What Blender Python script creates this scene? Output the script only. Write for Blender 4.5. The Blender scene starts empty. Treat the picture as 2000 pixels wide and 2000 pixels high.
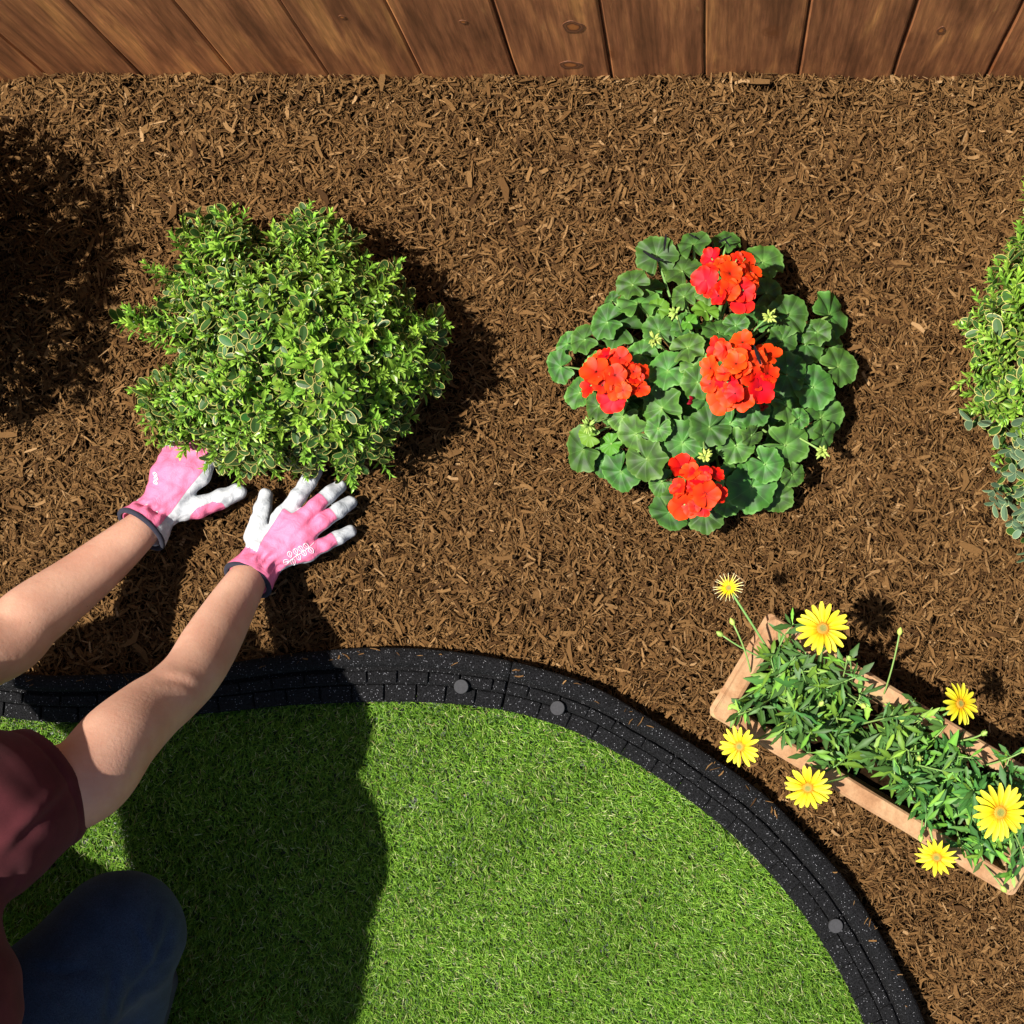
import bpy, math, random
import numpy as np
from mathutils import Vector, Matrix, Quaternion
from mathutils.bvhtree import BVHTree

# ------------------------------------------------------------------ scale
S = 0.142 / 183.0          # metres per photograph pixel on the ground
H = 2.2                    # camera height
NX, NY = 1376.0, 1260.0    # photograph pixel straight below the camera
def P(px, py, z=0.0):
    k = S * (1 - z / H)
    return Vector(((px - NX) * k, (NY - py) * k, z))
def Pn(px, py, z):
    k = S * (1 - z / H)
    return np.stack([(px - NX) * k, (NY - py) * k, z + 0 * px], -1)
def to_px(V):
    k = S * (1 - V[:, 2] / H)
    return V[:, 0] / k + NX, NY - V[:, 1] / k
R = random.Random(7)
rng = np.random.default_rng(7)
PI = math.pi
scene = bpy.context.scene
COL = scene.collection

# ------------------------------------------------------------------ camera
cam = bpy.data.cameras.new('camera')
cam.sensor_width = 36.0; cam.sensor_fit = 'HORIZONTAL'
cam.lens = 36.0 * H / (2000 * S)
cam.shift_x = (1000 - NX) / 2000; cam.shift_y = (NY - 1000) / 2000
cam.clip_start = 0.05; cam.clip_end = 500
co = bpy.data.objects.new('camera', cam); COL.objects.link(co)
co.location = (0, 0, H)
scene.camera = co

# ------------------------------------------------------------------ light
SUN_EL, SUN_AZ = math.radians(66), math.radians(14)   # light travels towards +X, a little +Y
world = bpy.data.worlds.new('World'); scene.world = world; world.use_nodes = True
wn = world.node_tree.nodes; wl = world.node_tree.links
sky = wn.new('ShaderNodeTexSky'); sky.sky_type = 'NISHITA'; sky.sun_disc = False
sky.sun_elevation = SUN_EL
sky.sun_rotation = math.atan2(-math.cos(SUN_AZ), -math.sin(SUN_AZ))
wl.new(sky.outputs[0], wn['Background'].inputs[0]); wn['Background'].inputs[1].default_value = 0.06
sun = bpy.data.lights.new('sun', 'SUN'); sun.energy = 5.0; sun.angle = math.radians(0.8); sun.color = (1.0, 0.95, 0.87)
so = bpy.data.objects.new('sun', sun); COL.objects.link(so)
sd = Vector((math.cos(SUN_AZ) * math.cos(SUN_EL), math.sin(SUN_AZ) * math.cos(SUN_EL), -math.sin(SUN_EL)))
so.rotation_euler = sd.to_track_quat('-Z', 'Y').to_euler(); so.location = (-3, -1, 4)
vs = scene.view_settings
vs.view_transform = 'Standard'; vs.look = 'None'; vs.exposure = 0.88; vs.gamma = 1.0; vs.use_curve_mapping = False

# ------------------------------------------------------------------ helpers
def lin(r, g, b):
    f = lambda c: c / 12.92 if c <= 0.04045 else ((c + 0.055) / 1.055) ** 2.4
    return (f(r / 255), f(g / 255), f(b / 255), 1.0)

def mesh(name, V, F, col=None, mats=(), midx=None, smooth=True, attrs=None):
    """V (n,3); F a list of (m,k) int arrays or one list of tuples."""
    V = np.asarray(V, np.float32)
    if isinstance(F, np.ndarray): F = [F]
    if len(F) and not isinstance(F[0], np.ndarray):
        byk = {}
        order = []
        for f in F: byk.setdefault(len(f), []).append(f)
        F = [np.array(v, np.int32) for v in byk.values()]
    me = bpy.data.meshes.new(name)
    me.vertices.add(len(V)); me.vertices.foreach_set('co', V.ravel())
    loops = np.concatenate([f.ravel() for f in F]).astype(np.int32)
    starts = []; o = 0
    for f in F:
        starts.append(o + np.arange(len(f)) * f.shape[1]); o += f.size
    starts = np.concatenate(starts).astype(np.int32)
    me.loops.add(len(loops)); me.loops.foreach_set('vertex_index', loops)
    me.polygons.add(len(starts)); me.polygons.foreach_set('loop_start', starts)
    for m in mats: me.materials.append(m)
    if midx is not None: me.polygons.foreach_set('material_index', np.asarray(midx, np.int32))
    me.polygons.foreach_set('use_smooth', np.full(len(starts), bool(smooth)))
    if col is not None:
        a = me.color_attributes.new('Col', 'FLOAT_COLOR', 'POINT')
        c = np.ones((len(V), 4), np.float32); c[:, :3] = col
        a.data.foreach_set('color', c.ravel())
    for k, v in (attrs or {}).items():
        a = me.attributes.new(k, 'FLOAT', 'POINT'); a.data.foreach_set('value', np.asarray(v, np.float32))
    me.update(calc_edges=True)
    return me

def obj(name, me, parent=None, loc=None, quat=None, scale=None):
    o = bpy.data.objects.new(name, me); COL.objects.link(o)
    if parent is not None: o.parent = parent
    if quat is not None: o.rotation_mode = 'QUATERNION'; o.rotation_quaternion = quat
    if loc is not None: o.location = loc
    if scale is not None: o.scale = scale if hasattr(scale, '__len__') else (scale,) * 3
    return o

def tag(o, label=None, cat=None, group=None, kind=None):
    if label: o['label'] = label
    if cat: o['category'] = cat
    if group: o['group'] = group
    if kind: o['kind'] = kind
    return o

def thing(name, label, cat, loc=(0, 0, 0), group=None):
    o = bpy.data.objects.new(name, None); COL.objects.link(o); o.location = loc
    o.empty_display_size = 0.02
    return tag(o, label, cat, group)

class MB:
    def __init__(s): s.v = []; s.f = []; s.m = []; s.c = []
    def add(s, v, f, m=0, c=(1, 1, 1)):
        b = len(s.v); s.v += [tuple(p) for p in v]; s.f += [tuple(i + b for i in q) for q in f]
        s.m += [m] * len(f); s.c += [c] * len(v) if len(np.shape(c)) == 1 else [tuple(x) for x in c]
    def tube(s, pts, rad, n=6, m=0, c=(1, 1, 1), cap=True):
        pts = [Vector(p) for p in pts]
        if not hasattr(rad, '__len__'): rad = [rad] * len(pts)
        v = []; f = []; ref = None
        for i, p in enumerate(pts):
            t = (pts[min(i + 1, len(pts) - 1)] - pts[max(i - 1, 0)]).normalized()
            if ref is None:
                ref = t.orthogonal().normalized()
            else:
                ref = (ref - t * ref.dot(t)); ref = ref.normalized() if ref.length > 1e-6 else t.orthogonal().normalized()
            b = t.cross(ref)
            for k in range(n):
                a = 2 * PI * k / n
                v.append(p + (ref * math.cos(a) + b * math.sin(a)) * rad[i])
        for i in range(len(pts) - 1):
            for k in range(n):
                k2 = (k + 1) % n
                f.append((i * n + k, i * n + k2, (i + 1) * n + k2, (i + 1) * n + k))
        if cap:
            f.append(tuple(range(n))[::-1]); f.append(tuple((len(pts) - 1) * n + k for k in range(n)))
        s.add(v, f, m, c)
    def mesh(s, name, mats, smooth=True, col=False):
        # keep polygon order by size
        ks = sorted({len(q) for q in s.f})
        F = []; M = []
        for k in ks:
            idx = [i for i, q in enumerate(s.f) if len(q) == k]
            F.append(np.array([s.f[i] for i in idx], np.int32)); M += [s.m[i] for i in idx]
        return mesh(name, np.array(s.v), F, col=np.array(s.c) if col else None, mats=mats, midx=M, smooth=smooth)

def bez(p0, p1, p2, n=7):
    return [p0 * (1 - t) ** 2 + p1 * 2 * t * (1 - t) + p2 * t * t for t in [i / (n - 1) for i in range(n)]]

def catmull(pts, step):
    pts = np.asarray(pts, float); out = []
    ext = np.vstack([2 * pts[0] - pts[1], pts, 2 * pts[-1] - pts[-2]])
    for i in range(len(pts) - 1):
        p0, p1, p2, p3 = ext[i:i + 4]
        t = np.linspace(0, 1, 24, endpoint=False)[:, None]
        out.append(0.5 * (2 * p1 + (p2 - p0) * t + (2 * p0 - 5 * p1 + 4 * p2 - p3) * t ** 2 + (3 * p1 - p0 - 3 * p2 + p3) * t ** 3))
    out = np.vstack(out + [pts[-1:]])
    d = np.concatenate([[0], np.cumsum(np.hypot(*np.diff(out, axis=0).T))])
    n = int(d[-1] / step); q = np.linspace(0, d[-1], n)
    return np.stack([np.interp(q, d, out[:, 0]), np.interp(q, d, out[:, 1])], 1)

def inside(px, py, poly):
    poly = np.asarray(poly, float); r = np.zeros(np.shape(px), bool)
    x0, y0 = poly[-1]
    for x1, y1 in poly:
        c = ((y1 > py) != (y0 > py)) & (px < (x0 - x1) * (py - y1) / (y0 - y1 + 1e-12) + x1)
        r ^= c; x0, y0 = x1, y1
    return r

def poly_dist(px, py, poly, closed=True):
    poly = np.asarray(poly, float); best = np.full(np.shape(px), 1e9)
    n = len(poly)
    for i in range(n if closed else n - 1):
        a = poly[i]; b = poly[(i + 1) % n]; ab = b - a
        t = np.clip(((px - a[0]) * ab[0] + (py - a[1]) * ab[1]) / (ab @ ab + 1e-9), 0, 1)
        best = np.minimum(best, np.hypot(px - a[0] - t * ab[0], py - a[1] - t * ab[1]))
    return best

# ------------------------------------------------------------------ materials
def nt(name):
    m = bpy.data.materials.new(name); m.use_nodes = True
    n = m.node_tree.nodes; l = m.node_tree.links
    return m, n, l, n['Principled BSDF']

def setin(b, **kw):
    for k, v in kw.items(): b.inputs[k.replace('_', ' ')].default_value = v

def ramp(n, stops, interp='LINEAR'):
    r = n.new('ShaderNodeValToRGB'); cr = r.color_ramp; cr.interpolation = interp
    while len(cr.elements) < len(stops): cr.elements.new(0.5)
    for e, (p, c) in zip(cr.elements, stops): e.position = p; e.color = c if len(c) == 4 else (*c, 1)
    return r

def noise(n, l, scale, detail=3, rough=0.55, coord=None, dist=0.0):
    t = n.new('ShaderNodeTexNoise'); t.inputs['Scale'].default_value = scale
    t.inputs['Detail'].default_value = detail; t.inputs['Roughness'].default_value = rough
    t.inputs['Distortion'].default_value = dist
    if coord is not None: l.new(coord, t.inputs['Vector'])
    return t

def mixc(n, l, a, b, fac, mode='MIX'):
    m = n.new('ShaderNodeMix'); m.data_type = 'RGBA'; m.blend_type = mode
    for s, v in ((6, a), (7, b)):
        if isinstance(v, tuple): m.inputs[s].default_value = v
        else: l.new(v, m.inputs[s])
    if isinstance(fac, (int, float)): m.inputs[0].default_value = fac
    else: l.new(fac, m.inputs[0])
    return m.outputs[2]

def bump(n, l, h, strength, dist, bsdf):
    b = n.new('ShaderNodeBump'); b.inputs['Strength'].default_value = strength; b.inputs['Distance'].default_value = dist
    l.new(h, b.inputs['Height']); l.new(b.outputs[0], bsdf.inputs['Normal'])

def leafy(name, colour, rough=0.45, trans=0.3, tcol=None, spec=0.4, var=0.25, hue=0.02):
    """colour: rgba or function(n, l) -> socket. Per-object tone varies a little."""
    m, n, l, b = nt(name)
    c = colour(n, l) if callable(colour) else None
    oi = n.new('ShaderNodeObjectInfo')
    hs = n.new('ShaderNodeHueSaturation')
    mr = n.new('ShaderNodeMapRange'); mr.inputs['To Min'].default_value = 1 - var; mr.inputs['To Max'].default_value = 1 + var
    l.new(oi.outputs['Random'], mr.inputs[0]); l.new(mr.outputs[0], hs.inputs['Value'])
    m2 = n.new('ShaderNodeMapRange'); m2.inputs['To Min'].default_value = 0.5 - hue; m2.inputs['To Max'].default_value = 0.5 + hue
    ma = n.new('ShaderNodeMath'); ma.operation = 'FRACT'; mm = n.new('ShaderNodeMath'); mm.operation = 'MULTIPLY'; mm.inputs[1].default_value = 7.31
    l.new(oi.outputs['Random'], mm.inputs[0]); l.new(mm.outputs[0], ma.inputs[0]); l.new(ma.outputs[0], m2.inputs[0]); l.new(m2.outputs[0], hs.inputs['Hue'])
    if c is None: hs.inputs['Color'].default_value = colour
    else: l.new(c, hs.inputs['Color'])
    l.new(hs.outputs[0], b.inputs['Base Color'])
    setin(b, Roughness=rough); b.inputs['Specular IOR Level'].default_value = spec
    tr = n.new('ShaderNodeBsdfTranslucent')
    if tcol: tr.inputs[0].default_value = tcol
    else: l.new(hs.outputs[0], tr.inputs[0])
    mx = n.new('ShaderNodeMixShader'); mx.inputs[0].default_value = trans
    l.new(b.outputs[0], mx.inputs[1]); l.new(tr.outputs[0], mx.inputs[2])
    l.new(mx.outputs[0], n['Material Output'].inputs[0])
    return m

def vcol(n, l):
    a = n.new('ShaderNodeAttribute'); a.attribute_name = 'Col'; return a.outputs['Color']
def attr(n, name):
    a = n.new('ShaderNodeAttribute'); a.attribute_name = name; return a.outputs['Fac']

def mat_mulch():
    m, n, l, b = nt('shredded bark')
    g = n.new('ShaderNodeNewGeometry')
    c = vcol(n, l); t = noise(n, l, 900, 2, coord=g.outputs['Position'])
    r = ramp(n, [(0.3, (0.72, 0.72, 0.72)), (0.7, (1.2, 1.2, 1.2))]); l.new(t.outputs[0], r.inputs[0])
    l.new(mixc(n, l, c, r.outputs[0], 1.0, 'MULTIPLY'), b.inputs['Base Color'])
    setin(b, Roughness=0.85); b.inputs['Specular IOR Level'].default_value = 0.12
    bump(n, l, t.outputs[0], 0.4, 0.0008, b)
    return m
M_MULCH = mat_mulch()

def mat_dirt():
    m, n, l, b = nt('dark soil')
    g = n.new('ShaderNodeNewGeometry'); t = noise(n, l, 140, 5, coord=g.outputs['Position'])
    r = ramp(n, [(0.3, (0.006, 0.0035, 0.0018)), (0.75, (0.024, 0.013, 0.006))]); l.new(t.outputs[0], r.inputs[0])
    l.new(r.outputs[0], b.inputs['Base Color']); setin(b, Roughness=1.0); b.inputs['Specular IOR Level'].default_value = 0.0
    bump(n, l, t.outputs[0], 0.8, 0.004, b)
    return m
M_DIRT = mat_dirt()

def mat_grass(name, base):
    m, n, l, b = nt(name)
    c = vcol(n, l) if base is None else None
    if c is None: b.inputs['Base Color'].default_value = base; return m
    l.new(c, b.inputs['Base Color']); setin(b, Roughness=0.45); b.inputs['Specular IOR Level'].default_value = 0.22
    tr = n.new('ShaderNodeBsdfTranslucent'); l.new(c, tr.inputs[0])
    mx = n.new('ShaderNodeMixShader'); mx.inputs[0].default_value = 0.32
    l.new(b.outputs[0], mx.inputs[1]); l.new(tr.outputs[0], mx.inputs[2]); l.new(mx.outputs[0], n['Material Output'].inputs[0])
    return m
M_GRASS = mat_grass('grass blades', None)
M_TURF = mat_grass('turf base', (0.012, 0.022, 0.006, 1))

def mat_wood():
    m, n, l, b = nt('stained fence wood')
    tc = n.new('ShaderNodeTexCoord'); oi = n.new('ShaderNodeObjectInfo')
    off = n.new('ShaderNodeVectorMath'); off.operation = 'MULTIPLY_ADD'
    cx = n.new('ShaderNodeCombineXYZ')
    for i in range(3): l.new(oi.outputs['Random'], cx.inputs[i])
    l.new(cx.outputs[0], off.inputs[0]); off.inputs[1].default_value = (37, 11, 53); l.new(tc.outputs['Object'], off.inputs[2])
    mp = n.new('ShaderNodeMapping'); mp.inputs['Scale'].default_value = (1, 1, 0.05); l.new(off.outputs[0], mp.inputs[0])
    mp2 = n.new('ShaderNodeMapping'); mp2.inputs['Scale'].default_value = (1, 1, 0.16); l.new(off.outputs[0], mp2.inputs[0])
    big = noise(n, l, 26, 4, 0.55, mp2.outputs[0], 0.6)
    # rings: sweep a field distorted by low noise into bands along the board
    w = n.new('ShaderNodeTexWave'); w.wave_type = 'BANDS'; w.bands_direction = 'X'
    w.inputs['Scale'].default_value = 22; w.inputs['Distortion'].default_value = 9; w.inputs['Detail'].default_value = 2
    w.inputs['Detail Scale'].default_value = 0.9; l.new(mp.outputs[0], w.inputs['Vector'])
    fine = noise(n, l, 300, 4, 0.65, mp.outputs[0])
    r1 = ramp(n, [(0.30, lin(126, 78, 46)), (0.44, lin(158, 100, 62)), (0.58, lin(186, 122, 74)), (0.70, lin(220, 152, 88))]); l.new(big.outputs[0], r1.inputs[0])
    r2 = ramp(n, [(0.0, (0.70, 0.68, 0.66)), (0.5, (1, 1, 1)), (1.0, (1.12, 1.1, 1.08))]); l.new(w.outputs['Color'], r2.inputs[0])
    c = mixc(n, l, r1.outputs[0], r2.outputs[0], 0.55, 'MULTIPLY')
    r3 = ramp(n, [(0.36, (0.62, 0.60, 0.58)), (0.64, (1.25, 1.25, 1.25))]); l.new(fine.outputs[0], r3.inputs[0])
    c = mixc(n, l, c, r3.outputs[0], 0.65, 'MULTIPLY')
    # knots: sparse cells, dark ring and orange heart
    vo = n.new('ShaderNodeTexVoronoi'); vo.inputs['Scale'].default_value = 9.0; vo.inputs['Randomness'].default_value = 1.0
    mp3 = n.new('ShaderNodeMapping'); mp3.inputs['Scale'].default_value = (1, 0.02, 0.7); l.new(off.outputs[0], mp3.inputs[0])
    wob = n.new('ShaderNodeMix'); wob.data_type = 'VECTOR'; wob.inputs[0].default_value = 0.03
    nz = noise(n, l, 30, 2, 0.5, off.outputs[0]); l.new(mp3.outputs[0], wob.inputs[4]); l.new(nz.outputs['Color'], wob.inputs[5]); l.new(wob.outputs[1], vo.inputs['Vector'])
    vs_ = n.new('ShaderNodeSeparateColor'); l.new(vo.outputs['Color'], vs_.inputs[0])
    pick = n.new('ShaderNodeMath'); pick.operation = 'GREATER_THAN'; pick.inputs[1].default_value = 0.30; l.new(vs_.outputs[0], pick.inputs[0])
    kr = ramp(n, [(0.0, (0.8, 0.8, 0.8)), (0.07, (0.7, 0.7, 0.7)), (0.10, (0.15, 0.15, 0.15)), (0.125, (0.5, 0.5, 0.5)), (0.16, (0, 0, 0))]); l.new(vo.outputs['Distance'], kr.inputs[0])
    km = n.new('ShaderNodeMath'); km.operation = 'MULTIPLY'; l.new(kr.outputs[0], km.inputs[0]); l.new(pick.outputs[0], km.inputs[1])
    c = mixc(n, l, c, lin(128, 72, 34), km.outputs[0])
    # pale scuffs and dark weathering
    sc = noise(n, l, 60, 4, 0.7, mp2.outputs[0]); rs = ramp(n, [(0.64, (0, 0, 0)), (0.74, (0.6, 0.6, 0.6))]); l.new(sc.outputs[0], rs.inputs[0])
    c = mixc(n, l, c, lin(196, 140, 84), rs.outputs[0])
    sd2 = noise(n, l, 24, 4, 0.7, mp2.outputs[0]); rd2 = ramp(n, [(0.36, (0.55, 0.52, 0.5)), (0.5, (1, 1, 1))]); l.new(sd2.outputs[0], rd2.inputs[0])
    c = mixc(n, l, c, rd2.outputs[0], 0.6, 'MULTIPLY')
    hs = n.new('ShaderNodeHueSaturation'); mr = n.new('ShaderNodeMapRange'); mr.inputs['To Min'].default_value = 0.88; mr.inputs['To Max'].default_value = 1.22
    l.new(oi.outputs['Random'], mr.inputs[0]); l.new(mr.outputs[0], hs.inputs['Value']); l.new(c, hs.inputs['Color'])
    l.new(hs.outputs[0], b.inputs['Base Color']); setin(b, Roughness=0.55)
    bump(n, l, fine.outputs[0], 0.25, 0.001, b)
    return m
M_WOOD = mat_wood()

def mat_rubber():
    m, n, l, b = nt('recycled rubber')
    g = n.new('ShaderNodeNewGeometry')
    t = noise(n, l, 420, 3, 0.7, g.outputs['Position'])
    r = ramp(n, [(0.38, (0.0015, 0.0015, 0.0018)), (0.72, (0.020, 0.020, 0.022))]); l.new(t.outputs[0], r.inputs[0])
    v = n.new('ShaderNodeTexVoronoi'); v.inputs['Scale'].default_value = 640; l.new(g.outputs['Position'], v.inputs['Vector'])
    sp = ramp(n, [(0.0, (1, 1, 1)), (0.30, (1, 1, 1)), (0.42, (0, 0, 0))]); l.new(v.outputs['Distance'], sp.inputs[0])
    sx = n.new('ShaderNodeSeparateColor'); l.new(v.outputs['Color'], sx.inputs[0])
    th = n.new('ShaderNodeMath'); th.operation = 'GREATER_THAN'; th.inputs[1].default_value = 0.93; l.new(sx.outputs[0], th.inputs[0])
    mu = n.new('ShaderNodeMath'); mu.operation = 'MULTIPLY'; l.new(sp.outputs[0], mu.inputs[0]); l.new(th.outputs[0], mu.inputs[1])
    l.new(mixc(n, l, r.outputs[0], (0.30, 0.30, 0.32, 1), mu.outputs[0]), b.inputs['Base Color'])
    setin(b, Roughness=0.8); b.inputs['Specular IOR Level'].default_value = 0.15
    bump(n, l, t.outputs[0], 1.0, 0.005, b)
    return m
M_RUBBER = mat_rubber()

def simple(name, c, rough=0.6, spec=0.4, nscale=0, amp=0.15, bstr=0.0, bscale=400, bdist=0.001):
    m, n, l, b = nt(name)
    setin(b, Roughness=rough); b.inputs['Specular IOR Level'].default_value = spec
    g = n.new('ShaderNodeNewGeometry')
    if nscale:
        t = noise(n, l, nscale, 4, coord=g.outputs['Position'])
        r = ramp(n, [(0.3, tuple(x * (1 - amp) for x in c[:3])), (0.7, tuple(min(1, x * (1 + amp)) for x in c[:3]))])
        l.new(t.outputs[0], r.inputs[0]); l.new(r.outputs[0], b.inputs['Base Color'])
    else: b.inputs['Base Color'].default_value = c
    if bstr:
        t = noise(n, l, bscale, 3, coord=g.outputs['Position']); bump(n, l, t.outputs[0], bstr, bdist, b)
    return m
M_CAP = simple('stake head plastic', (0.034, 0.034, 0.037, 1), 0.9, 0.4, 300, 0.15, 0.3, 700, 0.0005)

def mat_terra():
    m, n, l, b = nt('terracotta')
    g = n.new('ShaderNodeNewGeometry')
    t = noise(n, l, 16, 5, 0.6, g.outputs['Position'], 0.6)
    r = ramp(n, [(0.28, lin(122, 86, 58)), (0.42, lin(148, 110, 78)), (0.56, lin(166, 132, 98)), (0.66, lin(156, 136, 90)), (0.78, lin(186, 162, 134))]); l.new(t.outputs[0], r.inputs[0])
    t2 = noise(n, l, 260, 3, 0.6, g.outputs['Position'])
    r2 = ramp(n, [(0.3, (0.8, 0.8, 0.8)), (0.7, (1.15, 1.15, 1.15))]); l.new(t2.outputs[0], r2.inputs[0])
    l.new(mixc(n, l, r.outputs[0], r2.outputs[0], 0.6, 'MULTIPLY'), b.inputs['Base Color']); setin(b, Roughness=0.85)
    b.inputs['Specular IOR Level'].default_value = 0.2
    bump(n, l, t2.outputs[0], 0.4, 0.001, b)
    return m
M_TERRA = mat_terra()

def mat_skin():
    m, n, l, b = nt('skin')
    g = n.new('ShaderNodeNewGeometry')
    t = noise(n, l, 14, 4, 0.6, g.outputs['Position']); t2 = noise(n, l, 700, 2, 0.5, g.outputs['Position'])
    r = ramp(n, [(0.3, lin(186, 136, 114)), (0.7, lin(206, 162, 138))]); l.new(t.outputs[0], r.inputs[0])
    v = n.new('ShaderNodeTexVoronoi'); v.inputs['Scale'].default_value = 28; l.new(g.outputs['Position'], v.inputs['Vector'])
    mo = ramp(n, [(0.0, (1, 1, 1)), (0.035, (0, 0, 0))]); l.new(v.outputs['Distance'], mo.inputs[0])
    l.new(mixc(n, l, r.outputs[0], lin(110, 62, 44), mo.outputs[0]), b.inputs['Base Color'])
    setin(b, Roughness=0.5); b.inputs['Specular IOR Level'].default_value = 0.35
    b.inputs['Subsurface Weight'].default_value = 0.15; b.inputs['Subsurface Radius'].default_value = (0.010, 0.004, 0.002); b.inputs['Subsurface Scale'].default_value = 1.0
    t3 = noise(n, l, 160, 4, 0.7, g.outputs['Position'])
    bump(n, l, t3.outputs[0], 0.35, 0.0016, b)
    return m
M_SKIN = mat_skin()

def mat_cloth(name, c1, c2, scale=1400, sheen=0.06):
    m, n, l, b = nt(name)
    g = n.new('ShaderNodeNewGeometry')
    t = noise(n, l, scale, 2, 0.6, g.outputs['Position']); t2 = noise(n, l, 25, 3, 0.6, g.outputs['Position'])
    r = ramp(n, [(0.3, c1), (0.7, c2)]); l.new(t.outputs[0], r.inputs[0])
    r2 = ramp(n, [(0.3, (0.80, 0.80, 0.80)), (0.7, (1.18, 1.18, 1.18))]); l.new(t2.outputs[0], r2.inputs[0])
    l.new(mixc(n, l, r.outputs[0], r2.outputs[0], 1.0, 'MULTIPLY'), b.inputs['Base Color'])
    setin(b, Roughness=0.95); b.inputs['Specular IOR Level'].default_value = 0.06; b.inputs['Sheen Weight'].default_value = sheen
    bump(n, l, t.outputs[0], 0.3, 0.0006, b)
    return m
M_SHIRT = mat_cloth('maroon jersey', lin(72, 33, 37), lin(88, 42, 46))
M_JEANS = mat_cloth('dark denim', lin(34, 45, 60), lin(54, 69, 90), 700)
M_SHOE = simple('shoe rubber', lin(60, 60, 64), 0.6)
M_HAIR = simple('brown hair', lin(62, 38, 24), 0.5, 0.4, 200, 0.4, 0.6, 300, 0.002)
M_TRIM = mat_cloth('charcoal binding', lin(38, 38, 48), lin(54, 54, 66), 1200)

def mat_glove():
    m, n, l, b = nt('pink cloth and white leather')
    g = n.new('ShaderNodeNewGeometry')
    w = attr(n, 'white')
    edge = ramp(n, [(0.47, (0, 0, 0)), (0.53, (1, 1, 1))]); l.new(w, edge.inputs[0])
    seam = ramp(n, [(0.40, (1, 1, 1)), (0.49, (0.62, 0.6, 0.62)), (0.51, (0.62, 0.6, 0.62)), (0.60, (1, 1, 1))]); l.new(w, seam.inputs[0])
    t = noise(n, l, 1500, 2, 0.5, g.outputs['Position']); t2 = noise(n, l, 60, 4, 0.6, g.outputs['Position'], 1.0)
    rp = ramp(n, [(0.3, lin(206, 96, 132)), (0.7, lin(220, 120, 154))]); l.new(t.outputs[0], rp.inputs[0])
    rw = ramp(n, [(0.35, lin(160, 164, 169)), (0.6, lin(190, 192, 195))]); l.new(t2.outputs[0], rw.inputs[0])
    c = mixc(n, l, rp.outputs[0], rw.outputs[0], edge.outputs[0])
    l.new(mixc(n, l, c, seam.outputs[0], 1.0, 'MULTIPLY'), b.inputs['Base Color'])
    setin(b, Roughness=0.6); b.inputs['Specular IOR Level'].default_value = 0.3
    bump(n, l, t2.outputs[0], 0.5, 0.004, b)
    return m
M_GLOVE = mat_glove()
M_THREAD = simple('white embroidery thread', lin(236, 226, 230), 0.7)

# plants
M_SHOOT = leafy('young box leaves', vcol, 0.35, 0.3, var=0.22, hue=0.012)
M_OLD = leafy('old box leaves', lin(50, 88, 36), 0.5, 0.12, spec=0.3, var=0.3, hue=0.02)
M_CREAM = leafy('cream leaf margin', lin(190, 186, 104), 0.4, 0.2, var=0.15, hue=0.02)
M_GLAUC = leafy('blue-grey box leaves', lin(84, 110, 82), 0.5, 0.12, spec=0.3, var=0.2, hue=0.02)
M_GMARG = leafy('pale leaf margin', lin(158, 174, 124), 0.5, 0.15, var=0.1)
M_DARKLEAF = leafy('inner foliage', vcol, 0.3, 0.15, spec=0.5, var=0.2)
M_BARK = simple('twig bark', lin(112, 78, 44), 0.8, 0.2, 200, 0.3)

def ger_col(n, l):
    rd = attr(n, 'rad'); g = n.new('ShaderNodeTexCoord')
    t = noise(n, l, 1.6, 3, 0.6, g.outputs['Object'])
    a = n.new('ShaderNodeMath'); a.operation = 'MULTIPLY_ADD'; a.inputs[1].default_value = 0.5; l.new(t.outputs[0], a.inputs[0])
    s = n.new('ShaderNodeMath'); s.operation = 'SUBTRACT'; l.new(rd, s.inputs[0]); s.inputs[1].default_value = 0.25; l.new(s.outputs[0], a.inputs[2])
    r = ramp(n, [(0.0, lin(122, 156, 78)), (0.16, lin(80, 122, 52)), (0.36, lin(66, 108, 44)), (0.52, lin(58, 84, 42)), (0.62, lin(58, 86, 42)), (0.78, lin(66, 106, 40)), (0.93, lin(74, 114, 42)), (1.0, lin(100, 140, 68))])
    l.new(a.outputs[0], r.inputs[0])
    ve = attr(n, 'vein'); rv = ramp(n, [(0.86, (0, 0, 0)), (1.0, (0.22, 0.22, 0.22))]); l.new(ve, rv.inputs[0])
    return mixc(n, l, r.outputs[0], lin(120, 160, 90), rv.outputs[0])
M_GER = leafy('geranium leaf', ger_col, 0.55, 0.14, spec=0.3, var=0.3, hue=0.015)
M_GERY = leafy('young geranium leaf', lin(98, 146, 46), 0.5, 0.3, spec=0.3, var=0.1)
M_PETIOLE = leafy('green stem', lin(124, 158, 84), 0.5, 0.1, var=0.12)
def pet_col(n, l):
    rd = attr(n, 'rad'); r = ramp(n, [(0.0, lin(130, 10, 12)), (0.16, lin(190, 26, 12)), (0.6, lin(218, 44, 13)), (1.0, lin(226, 62, 17))]); l.new(rd, r.inputs[0]); return r.outputs[0]  # dark petal bases paint in the shading between petals
M_RED = leafy('scarlet petals', pet_col, 0.55, 0.14, spec=0.2, var=0.2, hue=0.007)
M_BUD = leafy('green buds', lin(168, 190, 92), 0.5, 0.15, var=0.15)
def dais_col(n, l):
    rd = attr(n, 'rad'); r = ramp(n, [(0.0, lin(196, 132, 12)), (0.3, lin(212, 194, 22)), (1.0, lin(218, 208, 62))]); l.new(rd, r.inputs[0]); return r.outputs[0]
M_YELLOW = leafy('yellow petals', dais_col, 0.55, 0.2, spec=0.25, var=0.05, hue=0.008)
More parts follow.
